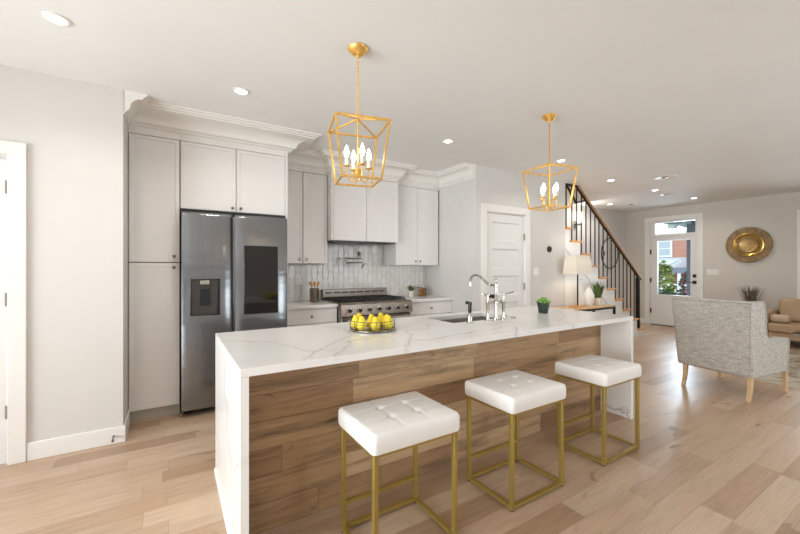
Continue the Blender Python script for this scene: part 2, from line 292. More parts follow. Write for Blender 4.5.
# ------------------------------------------------------------ mesh builder
def ortho(d):
    d = d.normalized(); a = Vector((0, 0, 1)) if abs(d.z) < 0.9 else Vector((1, 0, 0))
    x = d.cross(a).normalized(); return x, d.cross(x).normalized()
class MB:
    def __init__(s): s.v = []; s.f = []
    def box(s, x0, x1, y0, y1, z0, z1):
        n = len(s.v); s.v += [(x, y, z) for z in (z0, z1) for x, y in ((x0, y0), (x1, y0), (x1, y1), (x0, y1))]
        s.f += [tuple(n+i for i in q) for q in ((3, 2, 1, 0), (4, 5, 6, 7), (0, 1, 5, 4), (1, 2, 6, 5), (2, 3, 7, 6), (3, 0, 4, 7))]; return s
    def hexa(s, bot, top):
        n = len(s.v); s.v += [tuple(p) for p in bot] + [tuple(p) for p in top]
        s.f += [tuple(n+i for i in q) for q in ((3, 2, 1, 0), (4, 5, 6, 7), (0, 1, 5, 4), (1, 2, 6, 5), (2, 3, 7, 6), (3, 0, 4, 7))]; return s
    def cyl(s, a, b, r0, r1=None, seg=16, cap=True):
        a = Vector(a); b = Vector(b); r1 = r0 if r1 is None else r1; x, y = ortho(b-a); n = len(s.v)
        for p, r in ((a, r0), (b, r1)):
            for i in range(seg):
                t = 2*PI*i/seg; s.v.append(tuple(p + x*math.cos(t)*r + y*math.sin(t)*r))
        for i in range(seg):
            j = (i+1) % seg; s.f.append((n+i, n+j, n+seg+j, n+seg+i))
        if cap: s.f.append(tuple(n+i for i in reversed(range(seg)))); s.f.append(tuple(n+seg+i for i in range(seg)))
        return s
    def bar(s, a, b, w):                                # square bar
        a = Vector(a); b = Vector(b); x, y = ortho(b-a); h = w/2
        q = [(-h, -h), (h, -h), (h, h), (-h, h)]
        return s.hexa([a+x*i+y*j for i, j in q], [b+x*i+y*j for i, j in q])
    def lathe(s, prof, c=(0, 0, 0), seg=24, axis='z', rib=0, ribn=12):
        n = len(s.v); k = len(prof)
        for i in range(seg):
            t = 2*PI*i/seg; rr = 1 + rib*math.cos(ribn*t)
            for r, z in prof:
                r *= rr
                p = (r*math.cos(t), r*math.sin(t), z)
                if axis == 'y': p = (p[0], p[2], p[1])
                if axis == 'x': p = (p[2], p[0], p[1])
                s.v.append((p[0]+c[0], p[1]+c[1], p[2]+c[2]))
        for i in range(seg):
            j = (i+1) % seg
            for m_ in range(k-1): s.f.append((n+i*k+m_, n+j*k+m_, n+j*k+m_+1, n+i*k+m_+1))
        return s
    def tube(s, pts, r, seg=10, closed=False):
        pts = [Vector(p) for p in pts]; m = len(pts); n = len(s.v); rs = r if isinstance(r, (list, tuple)) else [r]*m
        d0 = (pts[1]-pts[0]).normalized(); x, y = ortho(d0)
        for i in range(m):
            a = pts[(i-1) % m] if (closed or i) else pts[0]; b = pts[(i+1) % m] if (closed or i < m-1) else pts[-1]
            d = (b-a).normalized(); x = (x - d*x.dot(d)).normalized(); y = d.cross(x)
            for k in range(seg):
                t = 2*PI*k/seg; s.v.append(tuple(pts[i]+x*math.cos(t)*rs[i]+y*math.sin(t)*rs[i]))
        for i in range(m if closed else m-1):
            j = (i+1) % m
            for k in range(seg): k2 = (k+1) % seg; s.f.append((n+i*seg+k, n+i*seg+k2, n+j*seg+k2, n+j*seg+k))
        if not closed:
            s.f.append(tuple(n+k for k in reversed(range(seg)))); s.f.append(tuple(n+(m-1)*seg+k for k in range(seg)))
        return s
    def prism(s, poly, h0, h1, plane='xy'):             # poly in plane, extruded
        def P(a, b, h): return {'xy': (a, b, h), 'xz': (a, h, b), 'yz': (h, a, b)}[plane]
        n = len(s.v); k = len(poly); s.v += [P(a, b, h0) for a, b in poly] + [P(a, b, h1) for a, b in poly]
        s.f.append(tuple(n+i for i in reversed(range(k)))); s.f.append(tuple(n+k+i for i in range(k)))
        for i in range(k): j = (i+1) % k; s.f.append((n+i, n+j, n+k+j, n+k+i))
        return s
    def ball(s, c, r, seg=14, rings=8, sc=(1, 1, 1)):
        prof = [(r*math.sin(PI*i/rings), -r*math.cos(PI*i/rings)) for i in range(rings+1)]
        n = len(s.v); s.lathe(prof, (0, 0, 0), seg)
        for i in range(n, len(s.v)): v = s.v[i]; s.v[i] = (v[0]*sc[0]+c[0], v[1]*sc[1]+c[1], v[2]*sc[2]+c[2])
        return s
    def shaker(s, x0, x1, z0, z1, y, th=0.02, b=0.03, d=0.006):   # door facing -Y with a sunk field
        n = len(s.v)
        s.v += [(x0, y, z0), (x1, y, z0), (x1, y, z1), (x0, y, z1), (x0+b, y, z0+b), (x1-b, y, z0+b), (x1-b, y, z1-b), (x0+b, y, z1-b),
                (x0+b, y+d, z0+b), (x1-b, y+d, z0+b), (x1-b, y+d, z1-b), (x0+b, y+d, z1-b), (x0, y+th, z0), (x1, y+th, z0), (x1, y+th, z1), (x0, y+th, z1)]
        for q in ((0, 1, 5, 4), (1, 2, 6, 5), (2, 3, 7, 6), (3, 0, 4, 7), (4, 5, 9, 8), (5, 6, 10, 9), (6, 7, 11, 10), (7, 4, 8, 11), (8, 9, 10, 11),
                  (0, 12, 13, 1), (1, 13, 14, 2), (2, 14, 15, 3), (3, 15, 12, 0), (12, 15, 14, 13)): s.f.append(tuple(n+i for i in q))
        return s
    def xf(s, mat, start=0):
        for i in range(start, len(s.v)): s.v[i] = tuple(mat @ Vector(s.v[i]))
        return s
    def build(s, name, mat, parent=None, bevel=0, smooth=True, seg=2, sub=0, angle=40, label=None, fix=True):
        me = bpy.data.meshes.new(name); me.from_pydata([tuple(v) for v in s.v], [], s.f); me.update()
        bm = bmesh.new(); bm.from_mesh(me)
        bmesh.ops.remove_doubles(bm, verts=bm.verts, dist=1e-5)
        if fix: bmesh.ops.recalc_face_normals(bm, faces=bm.faces)
        bm.to_mesh(me); bm.free()
        o = bpy.data.objects.new(name, me); C.objects.link(o); me.materials.append(M[mat] if isinstance(mat, str) else mat)
        if parent: o.parent = parent
        if smooth:
            for p in me.polygons: p.use_smooth = True
            try: me.set_sharp_from_angle(angle=math.radians(angle))
            except Exception: pass
        if bevel:
            b = o.modifiers.new('bevel', 'BEVEL'); b.width = bevel; b.segments = seg; b.limit_method = 'ANGLE'; b.angle_limit = math.radians(35); b.harden_normals = False
        if sub: d = o.modifiers.new('sub', 'SUBSURF'); d.levels = sub; d.render_levels = sub
        if label: o['label'] = label
        return o
def B(x0, x1, y0, y1, z0, z1): return MB().box(x0, x1, y0, y1, z0, z1)
def tag(o, label, cat, group=None, kind=None):
    o['label'] = label; o['category'] = cat
    if group: o['group'] = group
    if kind: o['kind'] = kind
    return o
def thing(name, label, cat, loc=(0, 0, 0), rz=0, group=None):
    o = bpy.data.objects.new(name, None); C.objects.link(o); o.location = loc; o.rotation_euler = (0, 0, rz); o.empty_display_size = 0.1
    return tag(o, label, cat, group)
def struct(o, label, cat='structure'):
    o['kind'] = 'structure'; o['label'] = label; o['category'] = cat; return o
def copy_tree(o, parent=None):
    c = o.copy(); C.objects.link(c); c.parent = parent
    for ch in list(o.children): copy_tree(ch, c)
    return c

# ------------------------------------------------------------ the room
H = 2.73; XA, XB, YK, YL, YH, YS, XF = -0.315, 3.47, 4.77, 3.56, 3.65, 4.85, 9.7
XR, YR = -3.4, -2.4
T = 0.12
struct(B(XR-T, XF+T, YR-T, YS+T, -0.1, 0).build('floor', 'floor', smooth=False), 'light oak plank floor running the length of the room', 'floor')
# ceiling with the stairwell opening
ce = MB()
ox0, ox1, oy0 = 5.42, 7.46, 3.84
ce.box(XR-T, XF+T, YR-T, oy0, H, H+0.25); ce.box(XR-T, ox0, oy0, YS+T, H, H+0.25); ce.box(ox1, XF+T, oy0, YS+T, H, H+0.25)
struct(ce.build('ceiling', 'ceiling', smooth=False), 'smooth off-white ceiling with an opening over the stairs', 'ceiling')
sw = MB(); sw.box(ox0-T, ox0, oy0, YS, H+0.25, 4.6); sw.box(ox1, ox1+T, oy0, YS, H+0.25, 4.6); sw.box(ox0-T, ox1+T, oy0-T, oy0, H+0.25, 4.6); sw.box(ox0-T, ox1+T, YS, YS+T, H+0.25, 4.6); sw.box(ox0-T, ox1+T, oy0-T, YS+T, 4.6, 4.7)
struct(sw.build('wall_stairwell', 'wall', smooth=False), 'upper stairwell walls above the ceiling opening', 'wall')
# left wall, with door opening x -1.78..-0.955
dx0, dx1, dz1 = -1.77, -0.945, 2.10
w = MB(); w.box(XR, dx0, YL, YL+T, 0, H); w.box(dx0, dx1, YL, YL+T, dz1, H); w.box(dx1, XA, YL, YL+T, 0, H); w.box(XA-T, XA, YL+T, YK+T, 0, H)
struct(w.build('wall_left', 'wall', smooth=False), 'plain pale grey wall left of the pantry cabinet', 'wall')
struct(B(XA, XB, YK, YK+T, 0, H).build('wall_kitchen', 'wall', smooth=False), 'back wall of the kitchen recess behind the range', 'wall')
# wall right of the kitchen and hall wall, with pantry door opening
px0, px1, pz1 = 3.662, 4.452, 2.12
w = MB(); w.box(XB, XB+T, YH+T, YK+T, 0, H); w.box(XB, px0, YH, YH+T, 0, H); w.box(px0, px1, YH, YH+T, pz1, H); w.box(px1, 5.42, YH, YH+T, 0, H)
struct(w.build('wall_hall', 'wall', smooth=False), 'pale grey wall around the white five-panel pantry door', 'wall')
struct(B(5.3, XF+T, YS, YS+T, 0, H+0.25).build('wall_stairs', 'wall', smooth=False), 'wall behind the staircase', 'wall')
# front wall with door + transom + window openings
fy0, fy1, fz1 = 3.36, 4.31, 2.43; wy0, wy1, wz0, wz1 = -0.15, 1.77, 0.45, 2.30
w = MB(); w.box(XF, XF+T, fy1, YS, 0, H); w.box(XF, XF+T, fy0, fy1, fz1, H); w.box(XF, XF+T, wy1, fy0, 0, H); w.box(XF, XF+T, wy0, wy1, 0, wz0); w.box(XF, XF+T, wy0, wy1, wz1, H); w.box(XF, XF+T, YR, wy0, 0, H)
struct(w.build('wall_front', 'wall_front', smooth=False), 'beige front wall with the entrance door and the round gold wall disc', 'wall')
ax0, ax1 = 3.3, 5.9
w = MB(); w.box(XR, ax0, YR-T, YR, 0, H); w.box(ax1, XF, YR-T, YR, 0, H); w.box(ax0, ax1, YR-T, YR, 0, 0.5); w.box(ax0, ax1, YR-T, YR, 2.4, H)
struct(w.build('wall_right', 'wall', smooth=False), 'side wall to the right of the camera', 'wall')
w = MB(); w.box(XR-T, XR, YR, -1.9, 0, H); w.box(XR-T, XR, 3.1, YL+T, 0, H); w.box(XR-T, XR, -1.9, 3.1, 0, 0.1); w.box(XR-T, XR, -1.9, 3.1, 2.55, H)
struct(w.build('wall_rear', 'wall', smooth=False), 'rear wall with wide garden windows behind the camera', 'wall')
def frame_x(m, x0, x1, y0, y1, z0, z1, t, mull=()):
    m.box(x0, x1, y0, y0+t, z0, z1); m.box(x0, x1, y1-t, y1, z0, z1); m.box(x0, x1, y0+t, y1-t, z0, z0+t); m.box(x0, x1, y0+t, y1-t, z1-t, z1)
    for y in mull: m.box(x0, x1, y-t/2, y+t/2, z0+t, z1-t)
def window(n, label, m, g):
    f = struct(m.build('window_%d' % n, 'trim', bevel=0.002), label, 'window'); g.build('pane', 'glass', f, smooth=False)
m = MB(); frame_x(m, XR-T, XR+0.015, -1.9, 3.1, 0.1, 2.55, 0.06, (-0.65, 0.6, 1.85)); window(1, 'wide white garden window behind the camera', m, B(XR-0.07, XR-0.065, -1.87, 3.07, 0.13, 2.52))
m = MB(); m.box(ax0, ax0+.06, YR-T, YR+.015, 0.5, 2.4); m.box(ax1-.06, ax1, YR-T, YR+.015, 0.5, 2.4); m.box(ax0+.06, ax1-.06, YR-T, YR+.015, 0.5, 0.56); m.box(ax0+.06, ax1-.06, YR-T, YR+.015, 2.34, 2.4); m.box(4.57, 4.63, YR-T, YR+.015, 0.56, 2.34)
window(3, 'added white window in the unseen side wall, letting in fill light', m, B(ax0+.03, ax1-.03, YR-0.07, YR-0.065, 0.53, 2.37))  # invented opening, gives the side fill lamp a way in
m = MB(); frame_x(m, XF+0.01, XF+T, wy0, wy1, wz0, wz1, 0.05, ((wy0+wy1)/2,)); frame_x(m, XF-0.02, XF, wy0-0.1, wy1+0.1, wz0-0.1, wz1+0.1, 0.1)
window(2, 'living room front window, its white casing at the right photo edge', m, B(XF+0.06, XF+0.065, wy0+.03, wy1-.03, wz0+.03, wz1-.03))

# baseboards
def base(name, m, label): struct(m.build(name, 'trim', bevel=0.004), label, 'baseboard')
bh, bt = 0.125, 0.016
m = MB(); m.box(-0.853, XA+bt, YL-bt, YL, 0, bh); m.box(XA, XA+bt, YL, 3.972, 0, bh); base('baseboard_left', m, 'white baseboard under the left wall, turning into the kitchen recess')
m = MB(); m.box(XR, dx0-0.09, YL-bt, YL, 0, bh); base('baseboard_far_left', m, 'white baseboard left of the left door')
m = MB(); m.box(XB, px0-0.1, YH-bt, YH, 0, bh); m.box(px1+0.1, 5.42, YH-bt, YH, 0, bh); base('baseboard_hall', m, 'white baseboard under the hall wall')
m = MB(); m.box(XF-bt, XF, fy1+0.1, YS-bt, 0, bh); m.box(XF-bt, XF, wy1, fy0-0.1, 0, bh); m.box(XF-bt, XF, YR+bt, wy1, 0, bh); base('baseboard_front', m, 'white baseboard under the front wall')
m = MB(); m.box(8.0, XF, YS-bt, YS, 0, bh); base('baseboard_stairs', m, 'white baseboard behind the stair foot')
m = MB(); m.box(XR+bt, XF, YR, YR+bt, 0, bh); base('baseboard_right', m, 'white baseboard under the side wall')

# crown moulding swept with mitres along the cabinet fronts
def crown(path, name, label, prof):
    P = [Vector(p) for p in path]; m = MB(); k = len(prof); offs = []
    for i, p in enumerate(P):
        ds = []
        if i: ds.append((P[i]-P[i-1]).normalized())
        if i < len(P)-1: ds.append((P[i+1]-P[i]).normalized())
        ns = [Vector((d.y, -d.x)) for d in ds]
        n = ns[0] if len(ns) == 1 else (ns[0]+ns[1])/(1+ns[0].dot(ns[1]))
        offs.append(n)
    for i, p in enumerate(P):
        for o, z in prof: q = p+offs[i]*o; m.v.append((q.x, q.y, z))
    for i in range(len(P)-1):
        for j in range(k): j2 = (j+1) % k; m.f.append((i*k+j, i*k+j2, (i+1)*k+j2, (i+1)*k+j))
    m.f.append(tuple(range(k))); m.f.append(tuple((len(P)-1)*k+j for j in reversed(range(k))))
    return struct(m.build(name, 'crown', angle=25), label, 'crown moulding')
def cprof(p, zb):
    h = H-zb; q = [(0, 0), (0.06, 0), (0.07, 0.09), (0.13, 0.11), (0.15, 0.18), (0.23, 0.22), (0.26, 0.28)]
    for i in range(1, 8):
        t = PI/2*i/7; q.append((0.26+0.49*(1-math.cos(t)), 0.28+0.46*math.sin(t)))
    q += [(0.80, 0.76), (0.81, 0.82), (0.89, 0.85), (0.91, 0.91), (0.99, 0.93), (1.0, 1.0), (0, 1.0)]
    return [(a*p, zb+b*h) for a, b in q]
UY, PY, HY = 4.437, 3.95, 4.31      # upper, pantry and hood cabinet fronts
UX1, HX0, HX1, UX2 = 1.684, 1.688, 2.655, 2.690
crown([(XA, YL+0.004), (XA, PY)], 'trim_1', 'cut end of the white crown moulding at the left wall corner', cprof(0.158, 2.545))
crown([(XA, PY), (1.05, PY), (1.05, UY)], 'trim_2', 'deep white crown moulding over the pantry and fridge cabinets', cprof(0.280, 2.565))
crown([(1.05, UY), (HX0, UY), (HX0, HY), (HX1, HY), (HX1, UY), (XB, UY), (XB, YH+0.004)], 'trim_3', 'white crown moulding stepping round the hood cabinet to the right wall corner', cprof(0.198, 2.55))

# ---- doors
def casing_y(m, x0, x1, z1, y, w=0.09, t=0.02):       # around an opening in a wall facing -Y
    m.box(x0-w, x0, y-t, y, 0, z1+w); m.box(x1, x1+w, y-t, y, 0, z1+w); m.box(x0, x1, y-t, y, z1, z1+w)
    m.box(x0-0.006, x0+0.012, y-0.002, y+T, 0, z1); m.box(x1-0.012, x1+0.006, y-0.002, y+T, 0, z1); m.box(x0, x1, y-0.002, y+T, z1-0.012, z1)
def panel_door(x0, x1, z0, z1, y, th, panels):
    m = MB(); xi0, xi1 = x0+0.115, x1-0.115; m.box(x0, xi0, y, y+th, z0, z1); m.box(xi1, x1, y, y+th, z0, z1)
    zz = [z0]+[v for p in panels for v in p]+[z1]
    for i in range(0, len(zz), 2): m.box(xi0, xi1, y, y+th, zz[i], zz[i+1])
    for a, b in panels:
        m.box(xi0, xi1, y+0.018, y+th-0.008, a, b)
        m.hexa([(xi0, y+0.001, a), (xi1, y+0.001, a), (xi1, y+0.018, a+0.0), (xi0, y+0.018, a)], [(xi0, y+0.001, a+0.001), (xi1, y+0.001, a+0.001), (xi1, y+0.018, a+0.018), (xi0, y+0.018, a+0.018)])
        m.hexa([(xi0, y+0.018, b-0.018), (xi1, y+0.018, b-0.018), (xi1, y+0.001, b-0.001), (xi0, y+0.001, b-0.001)], [(xi0, y+0.018, b), (xi1, y+0.018, b), (xi1, y+0.001, b), (xi0, y+0.001, b)])
    return m
pans = [(0.19, 0.47), (0.575, 0.855), (0.96, 1.235), (1.34, 1.615), (1.72, 1.99)]
pd = struct(panel_door(px0+0.015, px1-0.015, 0.01, pz1-0.016, YH+0.012, 0.035, pans).build('door_2', 'door', smooth=False, bevel=0.003), 'white five-panel pantry door with a bronze knob', 'door')
m = MB(); casing_y(m, px0, px1, pz1, YH, 0.1); m.build('door_frame', 'trim', pd, bevel=0.004)
m = MB(); m.lathe([(0, 0.012), (0.028, 0.012), (0.028, 0.004), (0.011, 0.0), (0.011, -0.03), (0.022, -0.034), (0.03, -0.048), (0.026, -0.062), (0, -0.066)], (px0+0.075, YH, 0.955), 20, 'y'); m.build('door_knob', 'bronze', pd, label='round dark bronze knob')
for z in (0.3, 1.07, 1.80): B(px1-0.02, px1-0.006, YH-0.008, YH+0.02, z-0.05, z+0.05).build('hinge', 'nickel', pd)
d3 = struct(panel_door(dx0+0.015, dx1-0.013, 0.012, dz1-0.014, YL+0.002, 0.035, pans).build('door_3', 'door', smooth=False, bevel=0.003), 'white door at the left photo edge', 'door')
m = MB(); casing_y(m, dx0, dx1, dz1+0.02, YL, 0.092, 0.022); m.build('door_frame', 'trim', d3, bevel=0.004)
for z in (0.36, 1.13, 1.90): B(dx1-0.0155, dx1-0.007, YL-0.006, YL+0.01, z-0.045, z+0.045).build('hinge', 'nickel', d3)

# front door: half-glass slab, transom and frame
fd = MB(); fx = XF+0.02; ds0, ds1 = fy0+0.02, fy1-0.02
gy0, gy1, gz0, gz1 = 3.50, 4.15, 0.72, 1.97
fd.box(fx, fx+0.04, ds0, gy0, 0.015, 2.075); fd.box(fx, fx+0.04, gy1, ds1, 0.015, 2.075); fd.box(fx, fx+0.04, gy0, gy1, gz1, 2.075)
for a, b in ((0.015, 0.27), (0.282, 0.48), (0.492, gz0)): fd.box(fx, fx+0.04, gy0, gy1, a, b)
fd.box(fx+0.006, fx+0.034, gy0, gy1, 0.2, 0.55)
fd.box(fx-0.008, fx, gy0-0.03, gy0, gz0-0.03, gz1+0.03); fd.box(fx-0.008, fx, gy1, gy1+0.03, gz0-0.03, gz1+0.03); fd.box(fx-0.008, fx, gy0, gy1, gz0-0.03, gz0); fd.box(fx-0.008, fx, gy0, gy1, gz1, gz1+0.03)
d1 = struct(fd.build('door_1', 'door', smooth=False, bevel=0.002), 'white entrance door with a large glass lite and black lock', 'door')
B(fx+0.017, fx+0.022, gy0, gy1, gz0, gz1).build('pane', 'glass', d1, smooth=False)
m = MB(); m.box(XF-0.02, XF, fy1, fy1+0.1, 0, fz1+0.1); m.box(XF-0.02, XF, fy0-0.1, fy0, 0, fz1+0.1); m.box(XF-0.02, XF, fy0, fy1, fz1, fz1+0.1)
m.box(XF, XF+T, fy0, fy0+0.018, 0, fz1); m.box(XF, XF+T, fy1-0.018, fy1, 0, fz1); m.box(XF, XF+T, fy0+0.018, fy1-0.018, fz1-0.04, fz1); m.box(XF, XF+T, fy0+0.018, fy1-0.018, 2.078, 2.12)
m.box(XF+0.01, XF+T, fy1-0.11, fy1-0.018, 2.12, fz1-0.04); m.box(XF+0.01, XF+T, fy0+0.018, fy0+0.05, 2.12, fz1-0.04)
m.build('door_frame', 'trim', d1, bevel=0.003)
B(XF+0.05, XF+0.055, fy0+0.05, fy1-0.11, 2.12, fz1-0.04).build('transom_pane', 'glass', d1, smooth=False)
for z in (0.33, 1.05, 1.72): B(XF-0.006, XF+0.019, fy1-0.034, fy1-0.012, z-0.055, z+0.055).build('hinge', 'black', d1)
B(fx-0.025, fx, 3.395, 3.455, 1.13, 1.20).build('deadbolt', 'blackp', d1, bevel=0.006)
m = MB(); m.box(fx-0.012, fx, 3.39, 3.46, 0.99, 1.06); m.cyl((fx-0.012, 3.425, 1.025), (fx-0.05, 3.425, 1.025), 0.01); m.box(fx-0.058, fx-0.044, 3.42, 3.53, 1.015, 1.035); m.build('door_handle', 'blackp', d1, bevel=0.003)
B(XF-0.02, XF+T, fy0+0.018, fy1-0.018, 0, 0.013).build('threshold', 'bronze', d1)

# ------------------------------------------------------------ kitchen cabinets
def knob(par, x, y, z): MB().lathe([(0.0, 0.0), (0.006, 0.0), (0.006, -0.012), (0.013, -0.017), (0.014, -0.023), (0.008, -0.029), (0, -0.029)], (x, y, z), 12, 'y').build('knob', 'nickel_dark', par)
def door(par, x0, x1, z0, z1, y, kx=None, kz=None, name='cabinet_door', b=0.03):
    d = MB().shaker(x0, x1, z0, z1, y, 0.02, b).build(name, 'cab', par, bevel=0.0015, smooth=False)
    if kx is not None: knob(d, kx, y, kz)
    return d
DT = 2.512
# pantry
c = thing('pantry_cabinet', 'tall off-white pantry cabinet between the left wall and the fridge', 'cabinet', (-0.12, 3.95, 0))
def loc(o): return Matrix.Translation(-o.location)
def part(m, name, mat, par, **k): m.xf(loc(par)); return m.build(name, mat, par, **k)
def doorp(par, x0, x1, z0, z1, y, kx=None, kz=None, name='cabinet_door', b=0.03):
    d = MB().shaker(x0, x1, z0, z1, y, 0.02, b).xf(loc(par)).build(name, 'cab', par, bevel=0.0015, smooth=False)
    if kx is not None:
        k = MB().lathe([(0.0, 0.0), (0.006, 0.0), (0.006, -0.012), (0.013, -0.017), (0.014, -0.023), (0.008, -0.029), (0, -0.029)], (kx, y, kz), 12, 'y').xf(loc(par)).build('knob', 'nickel_dark', d)
    return d
g = 0.003
part(MB().box(XA+0.018, 0.070, PY+0.004, YK-0.005, 0.10, H-0.001), 'cabinet_body', 'cab', c)
part(B(XA+0.003, 0.068, PY-0.002, PY+0.003, 0.10, DT+0.005), 'reveal', 'gap', c)
part(B(XA+0.018, 0.070, 3.974, 3.99, 0, 0.10), 'toe_kick', 'toe', c)
doorp(c, XA+0.006, 0.066, 1.400, DT, PY-0.022, 0.023, 1.45)
doorp(c, XA+0.006, 0.066, 0.103, 1.390, PY-0.022, 0.023, 1.35)
part(B(XA+0.002, 0.070, PY-0.02, PY+0.004, DT+0.005, 2.60), 'frieze', 'cab', c)
# fridge surround cabinet
c = thing('overfridge_cabinet', 'off-white two-door cabinet above the steel fridge', 'cabinet', (0.55, 3.95, 1.88))
part(B(0.072, 1.021, PY+0.004, YK-0.005, 1.895, H-0.001), 'cabinet_body', 'cab', c)
part(B(1.022, 1.048, PY-0.022, YK-0.005, 0.0, H-0.001), 'side_panel', 'cab', c)
part(B(0.072, 1.021, PY-0.002, PY+0.003, 1.90, DT+0.005), 'reveal', 'gap', c)
part(B(0.072, 1.021, PY-0.02, PY+0.004, DT+0.005, 2.60), 'frieze', 'cab', c)
doorp(c, 0.075, 0.542, 1.895, DT, PY-0.022, 0.51, 1.93); doorp(c, 0.549, 1.019, 1.895, DT, PY-0.022, 0.586, 1.93)

def upper(name, label, x0, x1, z0, y, doors, stile=0.0):
    c = thing(name, label, 'cabinet', ((x0+x1)/2, (y+YK)/2, z0))
    part(B(x0, x1, y+0.022, YK-0.005, z0, H-0.001), 'cabinet_body', 'cab', c)
    part(B(x0+0.004, x1-0.004, y+0.017, y+0.0215, z0+0.004, DT+0.006), 'reveal', 'gap', c)
    part(B(x0, x1, y+0.0, y+0.022, DT+0.006, 2.60), 'frieze', 'cab', c)
    for a, b, kx in doors: doorp(c, a, b, z0+0.001, DT, y, kx, z0+0.055 if kx else None)
    return c
upper('upper_cabinet', 'off-white wall cabinet between the fridge and the range hood', 1.052, UX1, 1.40, UY, [(1.056, 1.362, 1.33), (1.371, UX1-0.006, 1.41)])
upper('upper_cabinet', 'off-white wall cabinet right of the range hood', UX2, 3.468, 1.385, UY, [(UX2+0.003, 3.055, 3.02), (3.062, 3.445, 3.10)])
hc = thing('hood_cabinet', 'deep off-white cabinet over the range that hides the hood', 'range hood', (2.17, 4.4, 1.68))
part(B(HX0, HX1, HY+0.022, YK-0.005, 1.692, H-0.001), 'cabinet_body', 'cab', hc)
part(B(HX0+0.024, HX1-0.002, HY+0.017, HY+0.0215, 1.694, DT+0.006), 'reveal', 'gap', hc)
part(B(HX0, HX0+0.023, HY+0.002, HY+0.022, 1.692, DT+0.0055), 'stile', 'cab', hc)
part(B(HX0, HX1, HY, HY+0.022, DT+0.006, 2.60), 'frieze', 'cab', hc)
doorp(hc, HX0+0.026, 2.168, 1.692, DT, HY); doorp(hc, 2.174, HX1-0.002, 1.692, DT, HY)
m = MB(); m.box(HX0+0.03, HX1-0.03, HY+0.04, YK-0.03, 1.676, 1.691); part(m, 'hood_insert', 'blackp', hc)
m = MB(); m.box(HX0+0.10, 2.15, HY+0.08, YK-0.1, 1.668, 1.676); m.box(2.19, HX1-0.1, HY+0.08, YK-0.1, 1.668, 1.676); part(m, 'hood_filter', 'blackp', hc)

# base cabinets + counters
BY = 4.14
def base_cab(label, x0, x1, drawers):
    c = thing('base_cabinet', label, 'cabinet', ((x0+x1)/2, (BY+YK)/2, 0))
    part(B(x0, x1, BY+0.022, YK-0.005, 0.10, 0.878), 'cabinet_body', 'cab', c)
    part(B(x0, x1, BY+0.09, BY+0.11, 0, 0.10), 'toe_kick', 'toe', c)
    d = MB().shaker(x0+g, x1-g, 0.70, 0.862, BY, 0.02, 0.022).xf(loc(c)).build('drawer', 'cab', c, bevel=0.0015, smooth=False)
    kx = (x0+x1)/2
    MB().lathe([(0.0, 0.0), (0.006, 0.0), (0.006, -0.012), (0.013, -0.017), (0.014, -0.023), (0.008, -0.029), (0, -0.029)], (kx, BY, 0.785), 12, 'y').xf(loc(c)).build('knob', 'nickel_dark', d)
    if x1-x0 > 0.5: doorp(c, x0+g, kx-0.002, 0.103, 0.694, BY, kx-0.03, 0.65); doorp(c, kx+0.002, x1-g, 0.103, 0.694, BY, kx+0.03, 0.65)
    return c
base_cab('off-white base cabinet with drawer between fridge and range', 1.052, 1.692, 1)
base_cab('off-white base cabinet with drawer right of the range', 2.705, 3.468, 1)
tag(B(1.051, 1.695, BY-0.02, YK-0.001, 0.88, 0.915).build('countertop', 'quartz_plain', bevel=0.003), 'short white quartz countertop left of the range', 'countertop')
tag(B(2.702, 3.469, BY-0.02, YK-0.001, 0.88, 0.915).build('countertop', 'quartz_plain', bevel=0.003), 'short white quartz countertop right of the range', 'countertop')

# backsplash of picket tiles (relief stays in one mesh)
bs = thing('backsplash', 'white glazed picket-tile backsplash behind the range', 'backsplash', (2.2, YK-0.001, 0.9))
gm = MB(); gm.box(1.052, 3.468, YK-0.006, YK-0.001, 0.916, 1.383); gm.box(HX0+0.0, HX1, YK-0.006, YK-0.001, 1.383, 1.665); part(gm, 'grout_bed', 'grout', bs, smooth=False)
tm = MB(); tw, th_, pt, gp = 0.0755, 0.215, 0.040, 0.003
cols = int((3.46-1.056)/tw)
for i in range(cols):
    x0 = 1.056+i*tw; xm = x0+tw/2
    ztop = 1.665 if (HX0+0.01 < x0 and x0+tw < HX1) else 1.383
    step = th_-pt; z = 0.916 - (step/2 if i % 2 else 0)
    while z < ztop:
        a0, a1, b0, b1 = z+pt+gp/2, z+th_-pt-gp/2, z+gp, z+th_-gp
        cl = lambda q: min(max(q, 0.917), ztop)
        poly = [(x0+gp/2, cl(a0)), (xm, cl(b0)), (x0+tw-gp/2, cl(a0)), (x0+tw-gp/2, cl(a1)), (xm, cl(b1)), (x0+gp/2, cl(a1))]
        if cl(a1)-cl(a0) > 0.01:
            n = len(tm.v); tx = random.uniform(-0.0012, 0.0012); tz = random.uniform(-0.0012, 0.0012)
            cx_, cz_ = xm, (a0+a1)/2
            for q, s_ in ((0, 1.0), (1, 0.9)):
                for (x, zz) in poly:
                    xx = cx_+(x-cx_)*(0.955 if q else 1); z2 = zz if not q else cz_+(zz-cz_)*0.975
                    y = YK-0.006 if q == 0 else YK-0.0095+tx*(xx-cx_)/0.03+tz*(z2-cz_)/0.1
                    tm.v.append((xx, y, z2))
            for k in range(6): tm.f.append((n+k, n+(k+1) % 6, n+6+(k+1) % 6, n+6+k))
            tm.f.append(tuple(n+6+k for k in range(6)))
        z += step
part(tm, 'tiles', 'tile', bs, smooth=False)

